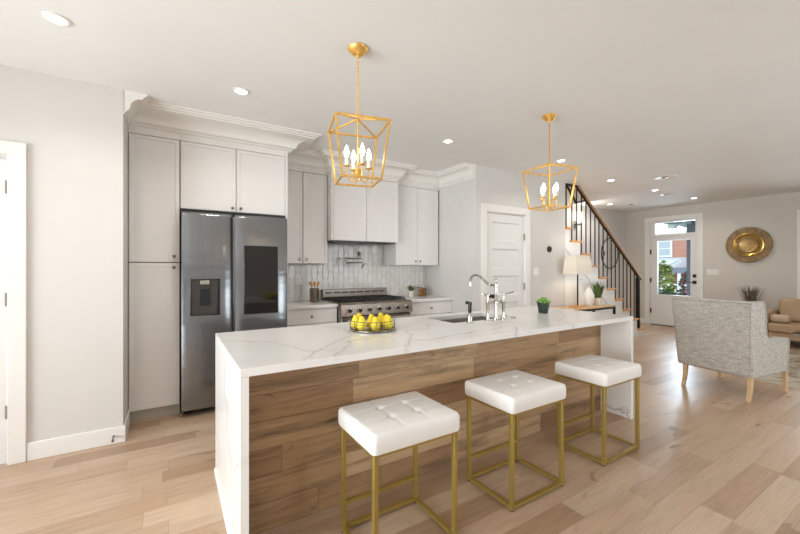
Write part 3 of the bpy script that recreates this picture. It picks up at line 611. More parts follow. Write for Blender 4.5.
# ------------------------------------------------------------ fridge
fr = thing('refrigerator', 'dark stainless side-by-side fridge with water dispenser and dark screen', 'refrigerator', (0.54, 4.2, 0))
FY = 3.80
part(B(0.080, 1.014, 3.89, 4.7, 0.035, 1.885), 'body', 'blackp', fr, bevel=0.004)
def fdoor(x0, x1, z0, z1, label=None):
    m = MB(); k = 10; n = 0; zs = [z0, z0+0.008, z1-0.03, z1-0.012, z1-0.003, z1]; dy = [0.012, 0, 0, 0.006, 0.020, 0.035]
    rows = []
    for z, d in zip(zs, dy):
        row = []
        for i in range(k+1):
            t = i/k; x = x0+(x1-x0)*t; bulge = 0.006*(1-(2*t-1)**2); e = 0.014 if i in (0, k) else 0
            row.append((x, FY-bulge+d+e, z))
        rows.append(row)
    for r in rows: m.v += r
    W = k+1
    for j in range(len(rows)-1):
        for i in range(k): a = j*W+i; m.f.append((a, a+1, a+W+1, a+W))
    bb = len(m.v)
    for r in rows: m.v += [(r[0][0], FY+0.08, r[0][2]), (r[-1][0], FY+0.08, r[-1][2])]
    for j in range(len(rows)-1):
        m.f.append((j*W, (j+1)*W, bb+2*(j+1), bb+2*j)); m.f.append((j*W+k, bb+2*j+1, bb+2*(j+1)+1, (j+1)*W+k)); m.f.append((bb+2*j, bb+2*j+2, bb+2*j+3, bb+2*j+1))
    J = len(rows)-1
    m.f.append(tuple(J*W+i for i in range(k+1))+(bb+2*J+1, bb+2*J)); m.f.append(tuple(i for i in range(k+1))+(bb+1, bb))
    return part(m, 'fridge_door', 'fridge', fr, angle=50)
fa = fdoor(0.080, 0.490, 0.06, 1.855); fb = fdoor(0.520, 1.012, 0.06, 1.855)
part(B(0.486, 0.524, FY+0.03, FY+0.075, 0.07, 1.84), 'handle_recess', 'blackp', fr)
# recessed bar handles either side of the gap
part(MB().box(0.4905, 0.4955, FY-0.004, FY+0.04, 0.07, 1.83), 'door_edge', 'blackp', fr); part(MB().box(0.500, 0.519, FY+0.012, FY+0.04, 0.07, 1.83), 'door_edge', 'fridge', fr)
dm = MB(); dx_0, dx_1, dz_0, dz_1 = 0.150, 0.388, 0.915, 1.245; yy = FY-0.016
for b in ((dx_0, dx_1, yy, yy+0.025, dz_1-0.012, dz_1), (dx_0, dx_1, yy, yy+0.025, dz_0, dz_0+0.012), (dx_0, dx_0+0.012, yy, yy+0.025, dz_0, dz_1), (dx_1-0.03, dx_1, yy, yy+0.025, dz_0, dz_1)): dm.box(*b)
disp = part(dm, 'water_dispenser', 'blackp', fr, bevel=0.003)
m = MB(); m.box(dx_0+0.01, dx_1-0.03, yy+0.002, yy+0.010, dz_0+0.01, dz_1-0.01); m.xf(loc(fr)); m.build('dispenser_recess', 'recess', disp)
m = MB(); m.box(dx_0+0.075, dx_0+0.15, yy-0.018, yy+0.002, dz_1-0.05, dz_1-0.012); m.xf(loc(fr)); m.build('dispenser_spout', 'nickel', disp, bevel=0.004)
m = MB(); m.box(dx_0+0.07, dx_0+0.15, yy-0.006, yy+0.002, dz_0+0.09, dz_1-0.085); m.xf(loc(fr)); m.build('dispenser_paddle', 'blackp', disp, bevel=0.003)
sx0, sx1 = 0.597, 0.912
scm = part(B(sx0, sx1, yy+0.000, yy+0.020, 0.90, 1.56), 'screen', 'darkglass', fr, bevel=0.002)
m = MB(); t_ = 0.005
for b in ((sx0-t_, sx1+t_, 1.56, 1.56+t_), (sx0-t_, sx1+t_, 0.90-t_, 0.90), (sx0-t_, sx0, 0.90, 1.56), (sx1, sx1+t_, 0.90, 1.56)): m.box(b[0], b[1], yy+0.002, yy+0.018, b[2], b[3])
m.xf(loc(fr)); m.build('screen_bezel', 'fridge', scm)
for x in (0.12, 0.97): part(MB().cyl((x, 3.93, 0), (x, 3.93, 0.045), 0.022), 'foot', 'blackp', fr)

# ------------------------------------------------------------ range
rg = thing('range', 'stainless gas range with seven black knobs and iron grates', 'range', (2.195, 4.4, 0))
rx0, rx1 = 1.699, 2.699
part(B(rx0, rx1, 4.10, YK-0.012, 0.10, 0.905), 'body', 'steel', rg, bevel=0.004)
part(MB().prism([(4.02, 0.77), (4.10, 0.77), (4.10, 0.915), (4.055, 0.918), (4.035, 0.905)], rx0, rx1, 'yz'), 'control_panel', 'steel', rg, bevel=0.003)
part(MB().box(rx0, rx1, 4.05, YK-0.09, 0.905, 0.925), 'cooktop', 'steel', rg, bevel=0.004)
part(B(rx0+0.03, rx1-0.03, 4.13, 4.66, 0.925, 0.930), 'burner_tray', 'iron_grate', rg)
for i in range(7):
    kx = rx0+0.10+i*(rx1-rx0-0.2)/6
    k_ = part(MB().lathe([(0, 0), (0.032, 0), (0.032, -0.010), (0.024, -0.014), (0.0, -0.014)], (kx, 4.028, 0.838), 18, 'y'), 'knob_ring', 'chrome', rg)
    MB().lathe([(0, -0.012), (0.023, -0.014), (0.021, -0.040), (0.0, -0.043)], (kx, 4.028, 0.838), 18, 'y').xf(loc(rg)).build('knob', 'blackp', k_)
part(B(rx0+0.045, rx0+0.06, 4.018, 4.024, 0.795, 0.82), 'switch', 'red', rg)
part(MB().box(rx0+0.01, rx1-0.01, 4.05, 4.10, 0.25, 0.755), 'oven_door', 'steel', rg, bevel=0.005)
m = MB(); m.cyl((rx0+0.06, 3.995, 0.72), (rx1-0.06, 3.995, 0.72), 0.013); m.cyl((rx0+0.1, 3.995, 0.72), (rx0+0.1, 4.05, 0.72), 0.009); m.cyl((rx1-0.1, 3.995, 0.72), (rx1-0.1, 4.05, 0.72), 0.009); part(m, 'oven_handle', 'nickel', rg)
part(B(rx0+0.18, rx1-0.18, 4.044, 4.05, 0.36, 0.62), 'oven_window', 'darkglass', rg)
m = MB(); m.box(rx0+0.01, rx1-0.01, YK-0.09, YK-0.02, 0.925, 1.055)
part(m, 'backguard', 'steel', rg, bevel=0.004)
for i in range(8):
    x = rx0+0.045+i*0.115; part(B(x, x+0.095, YK-0.0935, YK-0.0895, 1.0, 1.022), 'vent_slot', 'blackp', rg)
for i in range(3):
    gx0 = rx0+0.035+i*0.311; gx1 = gx0+0.30; m = MB()
    for y in (4.14, 4.40, 4.65): m.box(gx0, gx1, y-0.006, y+0.006, 0.945, 0.957)
    for x in (gx0, gx0+0.10, gx1-0.10, gx1-0.012): m.box(x, x+0.012, 4.14, 4.65, 0.945, 0.957)
    for x in (gx0, gx1-0.012):
        for y in (4.146, 4.634): m.box(x, x+0.012, y-0.006, y+0.006, 0.93, 0.945)
    for y in (4.27, 4.52): m.box(gx0+0.04, gx1-0.04, y-0.005, y+0.005, 0.945, 0.959)
    part(m, 'grate', 'iron_grate', rg, bevel=0.002)
    for y in (4.27, 4.53): part(MB().lathe([(0, 0.018), (0.03, 0.016), (0.045, 0.006), (0.048, 0)], ((gx0+gx1)/2, y, 0.93), 18), 'burner_cap', 'iron_grate', rg)
for x in (rx0+0.06, rx1-0.06):
    for y in (4.16, 4.68): part(MB().cyl((x, y, 0), (x, y, 0.10), 0.02), 'foot', 'steel', rg)

# pot filler
pf = thing('pot_filler', 'polished nickel folding pot filler tap over the range', 'tap', (2.28, YK-0.009, 1.545))
part(MB().lathe([(0, -0.014), (0.026, -0.014), (0.032, -0.004), (0.032, 0.002)], (2.28, YK-0.0125, 1.54), 18, 'y'), 'wall_flange', 'nickel_dark', pf)
m = MB(); m.cyl((2.28, YK-0.02, 1.54), (2.28, YK-0.07, 1.54), 0.011); m.cyl((2.28, YK-0.07, 1.46), (2.28, YK-0.07, 1.565), 0.013); m.cyl((2.28, YK-0.07, 1.475), (2.0, 4.60, 1.475), 0.009); m.cyl((2.0, 4.60, 1.40), (2.0, 4.60, 1.49), 0.014)
part(m, 'upper_arm', 'nickel_dark', pf)
m = MB(); m.cyl((2.0, 4.60, 1.415), (2.22, 4.52, 1.415), 0.009); m.cyl((2.22, 4.52, 1.36), (2.22, 4.52, 1.43), 0.013); m.tube([(2.22, 4.52, 1.38), (2.20, 4.49, 1.375), (2.18, 4.47, 1.36), (2.18, 4.465, 1.33)], 0.009)
part(m, 'lower_arm', 'nickel_dark', pf)
part(MB().cyl((2.22, 4.52, 1.395), (2.27, 4.50, 1.40), 0.005), 'lever', 'nickel_dark', pf)
part(MB().cyl((2.28, YK-0.07, 1.56), (2.23, YK-0.09, 1.575), 0.006), 'lever', 'nickel_dark', pf)

# items on the back counters
def outlet(name, label, x, y, z, axis='y', w=0.072, h=0.115, cat='outlet', kind='outlet', gang=1):
    o = thing(name, label, cat, (x, y, z)); d = 0.006
    def bx(a0, a1, z0, z1, t0, t1): return MB().box(a0, a1, -t1, -t0, z0, z1) if axis == 'y' else MB().box(-t1, -t0, a0, a1, z0, z1)
    bx(-w/2, w/2, -h/2, h/2, 0.0005, d).build('plate', 'plate', o, bevel=0.002)
    for i in range(gang):
        c_ = (i-(gang-1)/2)*0.046
        if kind == 'outlet':
            r = bx(c_-0.017, c_+0.017, -0.034, 0.034, d, d+0.002).build('socket', 'plate', o)
            for zz in (-0.018, 0.018): bx(c_-0.007, c_-0.004, zz-0.005, zz+0.005, d+0.002, d+0.0025).build('slot', 'blackp', r); bx(c_+0.004, c_+0.007, zz-0.005, zz+0.005, d+0.002, d+0.0025).build('slot', 'blackp', r)
        else: bx(c_-0.015, c_+0.015, -0.032, 0.032, d, d+0.004).build('rocker', 'plate', o, bevel=0.002)
    return o
outlet('wall_outlet', 'white outlet on the tile backsplash left of the range', 1.40, YK-0.0095, 1.185)
uc = thing('utensil_crock', 'brushed steel utensil crock on the counter left of the range', 'crock', (1.53, 4.50, 0.9155))
MB().lathe([(0, 0), (0.055, 0), (0.057, 0.003), (0.057, 0.175), (0.053, 0.175), (0.053, 0.008), (0, 0.008)]).build('pot', 'steel', uc)
for i, (dx, dy, tx, ty, kind) in enumerate([(-0.02, -0.005, -0.050, -0.005, 0), (-0.012, 0.02, -0.022, 0.022, 1), (0.006, 0.004, 0.004, 0.01, 0), (0.018, -0.020, 0.035, -0.022, 1), (0.024, 0.015, 0.055, 0.02, 0)]):
    m = MB(); a = Vector((dx, dy, 0.012)); b = Vector((dx*0.9+tx*0.55, dy+ty*0.6, 0.19)); c2 = Vector((dx*0.9+tx*0.9, dy+ty, 0.255)); b = Vector((dx+tx*0.36, dy+ty*0.36, 0.195)); m.tube([a, b], 0.004, 8)
    m.tube([b, b.lerp(c2, 0.3), b.lerp(c2, 0.7), c2], [0.006, 0.013, 0.016, 0.009], 10)
    o = m.build('wooden_utensil', 'utensil'); o.location = uc.location
    tag(o, ['leftmost wooden spoon leaning in the steel crock', 'second wooden utensil from the left in the steel crock', 'middle wooden spoon in the steel crock', 'fourth wooden utensil from the left in the steel crock', 'rightmost wooden spoon in the steel crock'][i], 'spoon', 'wooden utensils in the crock')
def leaves(n, r0, h, w, spread, seed, seg=4, curl=0.5, hv=0.35):
    rnd = random.Random(seed); m = MB()
    for i in range(n):
        a = rnd.uniform(0, 2*PI); tilt = rnd.uniform(0.1, 1)*spread; hh = h*rnd.uniform(1-hv, 1); rr = r0*rnd.uniform(0, 1)
        d = Vector((math.cos(a), math.sin(a), 0)); s_ = Vector((-d.y, d.x, 0)); base_ = d*rr; k = len(m.v)
        for j in range(seg+1):
            t = j/seg; p = base_ + d*(tilt*hh*(t+curl*t*t)) + Vector((0, 0, hh*t*(1-0.35*tilt*curl*t))); ww = w*(1-t)**0.6*(0.6+0.8*t)*0.5
            if j == seg: ww = w*0.05
            m.v += [tuple(p-s_*ww), tuple(p+d*ww*0.25-Vector((0, 0, ww*0.4))), tuple(p+s_*ww)]
        for j in range(seg):
            q = k+j*3; m.f += [(q, q+1, q+4, q+3), (q+1, q+2, q+5, q+4)]
    return m
sp_ = thing('potted_succulent', 'small spiky succulent in a pale pot right of the range', 'plant', (3.02, 4.55, 0.9155))
MB().lathe([(0, 0), (0.042, 0), (0.05, 0.09), (0.046, 0.09), (0.044, 0.078), (0, 0.078)]).build('pot', 'potwhite', sp_)
MB().lathe([(0, 0.080), (0.043, 0.079)]).build('soil', 'soil', sp_)
leaves(26, 0.02, 0.11, 0.022, 0.9, 3).xf(Matrix.Translation((0, 0, 0.078))).build('leaves', 'darkleaf', sp_, fix=False)
jr = thing('glass_jar', 'lidded glass jar of golden cookies beside the small succulent', 'jar', (3.24, 4.58, 0.9155))
MB().box(-0.055, 0.055, -0.05, 0.05, 0, 0.13).build('jar_body', 'jarglass', jr, bevel=0.012, seg=3)
m = MB(); rr_ = random.Random(4)
for i in range(70): m.ball((rr_.uniform(-0.036, 0.036), rr_.uniform(-0.032, 0.032), rr_.uniform(0.014, 0.115)), 0.017, 8, 5, (1, 1, 0.6))
m.build('contents', 'pasta', jr)['kind'] = 'stuff'
m = MB(); m.lathe([(0, 0.13), (0.03, 0.13), (0.034, 0.14), (0.034, 0.155), (0, 0.16)], (-0.022, 0, 0), 16); m.lathe([(0, 0.13), (0.02, 0.13), (0.02, 0.16), (0, 0.165)], (0.03, 0, 0), 12); m.build('lid', 'nickel', jr)

# ------------------------------------------------------------ island
ix0, ix1, iy0, iy1, it = 0.250, 3.508, 1.69, 2.715, 0.915
isl = thing('kitchen_island', 'long island with white veined quartz waterfall top and wood plank front', 'island', ((ix0+ix1)/2, (iy0+iy1)/2, 0))
skx0, skx1, sky0, sky1 = 1.875, 2.56, 2.225, 2.60
cm = MB(); th = 0.036
xs = [ix0, skx0, skx1, ix1]; ys = [iy0, sky0, sky1, iy1]
for zi, z in enumerate((it-th, it)):
    for y in ys:
        for x in xs: cm.v.append((x, y, z))
for j in range(3):
    for i in range(3):
        if i == 1 and j == 1: continue
        a = j*4+i; cm.f.append((a, a+4, a+5, a+1)); cm.f.append((16+a, 16+a+1, 16+a+5, 16+a+4))
for a, b in ((0, 1), (1, 2), (2, 3), (3, 7), (7, 11), (11, 15), (15, 14), (14, 13), (13, 12), (12, 8), (8, 4), (4, 0), (5, 6), (6, 10), (10, 9), (9, 5)): cm.f.append((a, b, 16+b, 16+a))
part(cm, 'countertop', 'quartz', isl, bevel=0.0015, smooth=False)
part(B(ix0, ix0+th, iy0, iy1, 0, it-th-0.0005), 'end_panel', 'quartz_left', isl, bevel=0.0015, smooth=False)
part(B(ix0-0.008, ix0-0.0005, iy0+0.01, iy1-0.01, 0, 0.03), 'base_strip', 'trim', isl)
part(B(ix1-th, ix1, iy0, iy1, 0, it-th-0.0005), 'end_panel', 'quartz_right', isl, bevel=0.0015, smooth=False)
part(B(ix0+th, ix1-th, 1.965, 1.985, 0, it-th-0.001), 'wood_panel', 'panel', isl, smooth=False)
m = MB(); m.box(ix0+th, ix1-th, 1.985, 2.0, 0, it-th-0.001); m.box(ix0+th, ix1-th, 2.0, 2.68, 0.10, 0.12); m.box(ix0+th, ix1-th, 2.62, 2.64, 0, 0.10)
part(m, 'cabinet_body', 'cab', isl)
for i in range(5):
    a = ix0+th+0.004+i*(ix1-ix0-2*th)/5; b = a+(ix1-ix0-2*th)/5-0.006
    mm = MB().shaker(-b, -a, 0.103, it-th-0.008, -2.70); mm.xf(Matrix.Rotation(PI, 4, 'Z')); part(mm, 'cabinet_door', 'cab', isl, smooth=False)
# sink bowl under the cut-out
s0, s1, t0, t1, sb = skx0-0.012, skx1+0.012, sky0-0.012, sky1+0.012, 0.70
m = MB(); m.box(s0, s1, t0, t1, sb-0.004, sb); m.box(s0-0.003, s0, t0, t1, sb, it-th-0.001); m.box(s1, s1+0.003, t0, t1, sb, it-th-0.001); m.box(s0, s1, t0-0.003, t0, sb, it-th-0.001); m.box(s0, s1, t1, t1+0.003, sb, it-th-0.001)
sk = part(m, 'sink_bowl', 'sinksteel', isl); MB().lathe([(0, 0.004), (0.035, 0.004), (0.042, 0.0)], (2.22, 2.42, sb+0.0005), 20).xf(loc(isl)).build('drain', 'nickel_dark', sk)
# outlet on the left waterfall panel
oi = outlet('wall_outlet', 'white outlet set in the left quartz end of the island', ix0, 2.09, 0.745, 'x', 0.075, 0.12)

# bridge faucet
fc = thing('bridge_faucet', 'polished nickel bridge faucet with curved spout and two lever handles', 'faucet', (2.275, 2.155, it+0.0005))
zb = 0.135
m = MB(); m.lathe([(0, 0), (0.028, 0), (0.028, 0.006), (0.018, 0.012), (0.014, 0.03), (0.014, zb), (0.018, zb+0.004), (0.018, zb+0.03), (0.013, zb+0.036), (0.012, 0.27), (0.017, 0.275), (0.017, 0.30), (0.010, 0.308), (0.006, 0.33), (0.009, 0.337), (0, 0.345)], seg=18); m.build('post', 'nickel', fc)
sxp = [(0, 0.0, 0.288), (0, 0.055, 0.288), (0, 0.10, 0.300), (0, 0.15, 0.335), (0, 0.20, 0.362), (0, 0.25, 0.368), (0, 0.29, 0.350), (0, 0.308, 0.315), (0, 0.310, 0.285)]
def smooth_path(p, n=5):
    p = [Vector(q) for q in p]; out = []
    for i in range(len(p)-1):
        a, b, c_, d = p[max(i-1, 0)], p[i], p[i+1], p[min(i+2, len(p)-1)]
        for k in range(n):
            t = k/n; out.append(0.5*((2*b)+(c_-a)*t+(2*a-5*b+4*c_-d)*t*t+(3*b-a-3*c_+d)*t**3))
    out.append(p[-1]); return out
m = MB(); m.tube(smooth_path(sxp), 0.0105, 12); m.cyl((0, 0.310, 0.290), (0, 0.310, 0.268), 0.014); m.build('spout', 'nickel', fc)
m = MB(); m.tube([(-0.095, 0, zb+0.015), (0.085, 0, zb+0.015)], 0.010, 12); m.build('bridge', 'nickel', fc)
for s_, dx in ((-1, -0.095), (1, 0.085)):
    v = MB().lathe([(0, 0), (0.027, 0), (0.027, 0.006), (0.017, 0.012), (0.013, 0.03), (0.013, zb-0.01), (0.018, zb), (0.018, zb+0.03), (0.012, zb+0.035), (0.010, zb+0.065), (0.015, zb+0.07), (0.013, zb+0.085), (0, zb+0.088)], (dx, 0, 0), 16).build('valve', 'nickel', fc)
    MB().tube([(dx, 0, zb+0.078), (dx+s_*0.03, -0.01, zb+0.080), (dx+s_*0.085, -0.03, zb+0.092)], [0.007, 0.006, 0.009], 8).build('lever', 'nickel', v)
sv = thing('side_sprayer', 'nickel side sprayer with black handle left of the bridge faucet', 'sprayer', (1.985, 2.155, it+0.0005))
MB().lathe([(0, 0), (0.026, 0), (0.026, 0.006), (0.019, 0.012), (0.017, 0.075), (0.013, 0.08), (0, 0.08)], seg=18).build('base', 'nickel', sv)
MB().lathe([(0, 0.08), (0.011, 0.08), (0.015, 0.10), (0.013, 0.13), (0.016, 0.15), (0.014, 0.165), (0, 0.168)], seg=16).build('spray_handle', 'blackp', sv)
MB().cyl((0.0, 0.0, 0.158), (-0.03, 0.012, 0.160), 0.011, 0.013).build('spray_head', 'blackp', sv)
tag(MB().lathe([(0, 0.012), (0.015, 0.012), (0.02, 0.008), (0.026, 0.0), (0, 0)], (2.50, 2.17, it+0.0005), 18).build('air_switch', 'chrome'), 'small chrome air switch button in the counter right of the faucet', 'button')

# pears in a wire basket
pc = Vector((1.20, 2.29, it+0.0005))
bk = thing('wire_basket', 'round metal tray basket with wire rim holding yellow pears', 'basket', pc)
MB().lathe([(0, 0.004), (0.145, 0.004), (0.152, 0.012), (0.158, 0.012), (0.158, 0.006), (0.150, 0), (0, 0)], seg=40).build('tray', 'nickel_dark', bk)
m = MB()
for z in (0.03, 0.05, 0.07): m.tube([(0.158*math.cos(2*PI*i/40), 0.158*math.sin(2*PI*i/40), z) for i in range(40)], 0.0014 if z < 0.07 else 0.0024, 6, True)
for i in range(12): a = 2*PI*i/12+0.2; m.cyl((0.157*math.cos(a), 0.157*math.sin(a), 0.008), (0.158*math.cos(a), 0.158*math.sin(a), 0.072), 0.0022, seg=6)
m.build('wire_rim', 'nickel_dark', bk)
pp = [(0.0, 0.0), (0.014, 0.003), (0.028, 0.012), (0.036, 0.028), (0.037, 0.042), (0.031, 0.060), (0.022, 0.076), (0.018, 0.088), (0.013, 0.096), (0.0, 0.099)]
F_ = Vector((0.528, 0.849, 0)); R_ = Vector((0.849, -0.528, 0))
spots = [(-0.066, -0.093, 'front left pear of the basket'), (0.026, -0.097, 'front centre pear of the basket'), (-0.116, -0.018, 'leftmost pear in the basket'), (-0.100, 0.060, 'rear left pear, part hidden behind the leftmost'), (-0.012, 0.035, 'pear in the middle of the basket'),
         (0.052, 0.095, 'rear centre pear of the basket'), (0.098, 0.030, 'rear right pear of the basket'), (0.112, -0.044, 'rightmost pear in the basket')]
pear0 = None
for i, (a, b, lb) in enumerate(spots):
    p = pc + R_*a + F_*b + Vector((0, 0, 0.0045))
    if pear0 is None:
        pear0 = MB().lathe(pp, seg=20).build('pear', 'pear'); MB().tube([(0, 0, 0.096), (0.001, 0, 0.104), (0.004, 0, 0.112)], 0.0018, 6).build('stem', 'stem', pear0); o = pear0
    else: o = copy_tree(pear0)
    o.location = p; o.rotation_euler = (random.uniform(-0.0, 0.0), 0, random.uniform(0, 6)); s_ = random.uniform(0.93, 0.98); o.scale = (s_, s_, s_*1.08)
    tag(o, 'yellow pear, the '+lb, 'pear', 'yellow pears in the wire basket')

ps = thing('potted_succulent', 'small green leafy succulent in a black pot on the island', 'plant', (3.02, 2.262, it+0.0005))
n_ = MB(); n_.lathe([(0, 0), (0.042, 0), (0.058, 0.095), (0.062, 0.095), (0.062, 0.108), (0.055, 0.108), (0.053, 0.09), (0, 0.09)], seg=24).build('pot', 'potdark', ps)
m = MB(); rnd = random.Random(2)
for ring, (n, rad, z, tl) in enumerate([(11, 0.052, 0.104, 1.0), (9, 0.036, 0.116, 0.65), (7, 0.020, 0.126, 0.35), (4, 0.007, 0.134, 0.1)]):
    for i in range(n):
        a = 2*PI*i/n+ring*0.4; q = MB().ball((0, 0, 0), 0.022, 8, 6, (1.0, 0.62, 0.36)); q.xf(Matrix.Translation((rad*math.cos(a), rad*math.sin(a), z+rnd.uniform(-0.004, 0.008))) @ Matrix.Rotation(a, 4, 'Z') @ Matrix.Rotation(-(1.1-tl), 4, 'Y'))
        k = len(m.v); m.v += q.v; m.f += [tuple(k+j for j in f) for f in q.f]
m.build('leaves', 'greenleaf', ps)
MB().lathe([(0, 0.100), (0.054, 0.097)]).build('soil', 'soil', ps)

# ------------------------------------------------------------ stools
def seat_mesh(w, d, z0, z1):
    m = MB(); nx, ny = 60, 48; r = 0.016
    bx_ = (-0.072, 0.072); by_ = (-0.058, 0.058)
    top = []
    for j in range(ny+1):
        for i in range(nx+1):
            u = -1+2*i/nx; v = -1+2*j/ny; x = u*w/2; y = v*d/2
            ex = w/2-abs(x); ey = d/2-abs(y); e = min(ex, ey); z = z1
            if e < r: z -= r-math.sqrt(max(0, r*r-(r-e)**2))
            z += 0.006*(1-u**4)*(1-v**4)
            for a in bx_:
                for b in by_: z -= 0.013*math.exp(-(((x-a)**2+(y-b)**2)/(0.017**2)))
            for a in bx_: z -= 0.0028*math.exp(-((x-a)/0.007)**2)
            for b in by_: z -= 0.0028*math.exp(-((y-b)/0.007)**2)
            x2 = x; y2 = y
            rc = 0.022; ax, ay = abs(x)-(w/2-rc), abs(y)-(d/2-rc)
            if ax > 0 and ay > 0:
                f_ = max(ax, ay)/math.hypot(ax, ay); x2 = math.copysign(w/2-rc+ax*f_, x); y2 = math.copysign(d/2-rc+ay*f_, y)
            m.v.append((x2, y2, z))
    W = nx+1
    for j in range(ny):
        for i in range(nx): a = j*W+i; m.f.append((a, a+1, a+W+1, a+W))
    # sides down to the base
    per = [i for i in range(W)]+[j*W+nx for j in range(1, ny+1)]+[ny*W+i for i in range(nx-1, -1, -1)]+[j*W for j in range(ny-1, 0, -1)]
    prev = per; 
    for z, k_ in ((z0+(z1-z0)*0.5, 1.004), (z0+0.010, 1.0), (z0, 0.985)):
        n = len(m.v)
        for q in per: v = m.v[q]; m.v.append((v[0]*k_, v[1]*k_, z))
        cur = list(range(n, n+len(per)))
        for i in range(len(per)): j = (i+1) % len(per); m.f.append((prev[i], cur[i], cur[j], prev[j]))
        prev = cur
    m.f.append(tuple(prev)); return m
SW, SD = 0.468, 0.368; bw = 0.0225
def make_stool():
    st = thing('counter_stool', 'x', 'stool', (0, 0, 0))
    seat_mesh(SW+0.024, SD+0.030, 0.545, 0.632).build('seat', 'leather', st, angle=60)
    hx, hy = SW/2-bw/2, SD/2-bw/2
    for sx in (-1, 1):
        for sy in (-1, 1):
            l = B(sx*hx-bw/2, sx*hx+bw/2, sy*hy-bw/2, sy*hy+bw/2, 0.006, 0.544).build('leg', 'brass', st, bevel=0.0015)
            MB().cyl((sx*hx, sy*hy, 0), (sx*hx, sy*hy, 0.006), 0.009).build('foot_pad', 'blackp', l)
    m = MB()
    for sy in (-1, 1): m.box(-hx+bw/2, hx-bw/2, sy*hy-bw/2, sy*hy+bw/2, 0.527, 0.542)
    for sx in (-1, 1): m.box(sx*hx-bw/2, sx*hx+bw/2, -hy+bw/2, hy-bw/2, 0.527, 0.542)
    m.build('seat_frame', 'brass', st)
    m = MB()
    for sy in (-1, 1): m.box(-hx+bw/2, hx-bw/2, sy*hy-bw/2, sy*hy+bw/2, 0.012, 0.030)
    for sx in (-1, 1): m.box(sx*hx-bw/2, sx*hx+bw/2, -hy+bw/2, hy-bw/2, 0.012, 0.030)
    m.build('base_rail', 'brass', st)
    B(-hx+bw/2, hx-bw/2, hy-bw/2, hy+bw/2, 0.135, 0.153).build('footrest', 'brass', st)
    return st
st0 = make_stool()
for i, (x, y, a, lb) in enumerate([(0.973, 1.582, 0.0, 'white tufted counter stool with brass legs, nearest the left end of the island'), (1.828, 1.578, 0.0, 'white tufted counter stool with brass legs, middle one of the three'),
                                (2.726, 1.566, 0.0, 'white tufted counter stool with brass legs, at the right end of the island')]):
    o = st0 if i == 0 else copy_tree(st0); o.location = (x, y, 0); o.rotation_euler = (0, 0, a); tag(o, lb, 'stool', 'stools along the wood side of the island')

# ------------------------------------------------------------ lantern pendants
def make_pendant():
    p = thing('lantern_pendant', 'x', 'pendant light', (0, 0, H))
    MB().lathe([(0, 0), (0.062, 0), (0.064, -0.006), (0.058, -0.018), (0.045, -0.030), (0.028, -0.044), (0.012, -0.050), (0.010, -0.062), (0, -0.064)], seg=28).build('canopy', 'gold', p)
    m = MB(); z = -0.060; ztop = 2.285-H; i = 0; step = 0.0225; n = int((-0.06-ztop)/step)
    for i in range(n+1):
        c_ = -0.068-i*step; h = 0.0155; pts = []
        for k in range(12):
            t = 2*PI*k/12; a, b = 0.0065*math.cos(t), h*math.sin(t); pts.append((a, 0, c_+b) if i % 2 else (0, a, c_+b))
        m.tube(pts, 0.0018, 6, True)
    m.cyl((0.004, 0.004, -0.06), (0.004, 0.004, ztop), 0.0016, seg=6)
    m.build('chain', 'gold', p)
    zt, zb_ = 2.237-H, 1.892-H; a, b = 0.163, 0.121; w = 0.011; f = MB(); zc = 2.283-H
    T_ = [Vector((sx*a, sy*a, zt)) for sx, sy in ((-1, -1), (1, -1), (1, 1), (-1, 1))]; Bt = [Vector((v.x*b/a, v.y*b/a, zb_)) for v in T_]
    for i in range(4):
        j = (i+1) % 4; f.bar(T_[i], T_[j], w); f.bar(Bt[i], Bt[j], w); f.bar(T_[i], Bt[i], w); f.bar(T_[i], (0, 0, zc), w*0.75)
    f.ball((0, 0, zc), 0.012); f.build('cage', 'gold', p, smooth=False)
    m = MB(); zh = 1.945-H; m.cyl((0, 0, zc), (0, 0, zh), 0.0055); m.lathe([(0, 0.03), (0.016, 0.028), (0.020, 0.015), (0.020, -0.012), (0.012, -0.02), (0.006, -0.03), (0, -0.036)], (0, 0, zh), 18); stem = m.build('centre_rod', 'gold', p)
    for k in range(4):
        an = PI/2*k+0.166; d = Vector((math.cos(an), math.sin(an), 0)); pts = []
        for q_ in smooth_path([(0.012, 0, zh-0.012), (0.022, 0, zh-0.038), (0.042, 0, zh-0.055), (0.064, 0, zh-0.040), (0.074, 0, zh-0.005), (0.075, 0, zh+0.028)], 4):
            pts.append(d*q_.x+Vector((0, 0, q_.z)))
        ar = MB().tube(pts, 0.0042, 8); e = pts[-1]; ar.lathe([(0, 0.0), (0.022, 0.006), (0.022, 0.010), (0.012, 0.010), (0.010, 0.016), (0, 0.016)], e, 16)
        arm = ar.build('arm', 'gold', p)
        MB().cyl(e+Vector((0, 0, 0.012)), e+Vector((0, 0, 0.062)), 0.0105).build('candle_sleeve', 'candle', arm)
        MB().lathe([(0, 0), (0.009, 0.0), (0.0145, 0.018), (0.015, 0.030), (0.010, 0.050), (0.004, 0.068), (0, 0.074)], e+Vector((0, 0, 0.063)), 12).build('bulb', 'bulb', arm)
    return p
pn = make_pendant()
for i, (x, y, a, lb) in enumerate([(0.998, 2.105, -0.235, 'gold lantern pendant over the left half of the island'), (2.922, 2.125, -0.17, 'gold lantern pendant over the right half of the island')]):
    o = pn if i == 0 else copy_tree(pn); o.location = (x, y, H-0.0005); o.rotation_euler = (0, 0, a); tag(o, lb, 'pendant light', 'gold lantern pendants over the island')

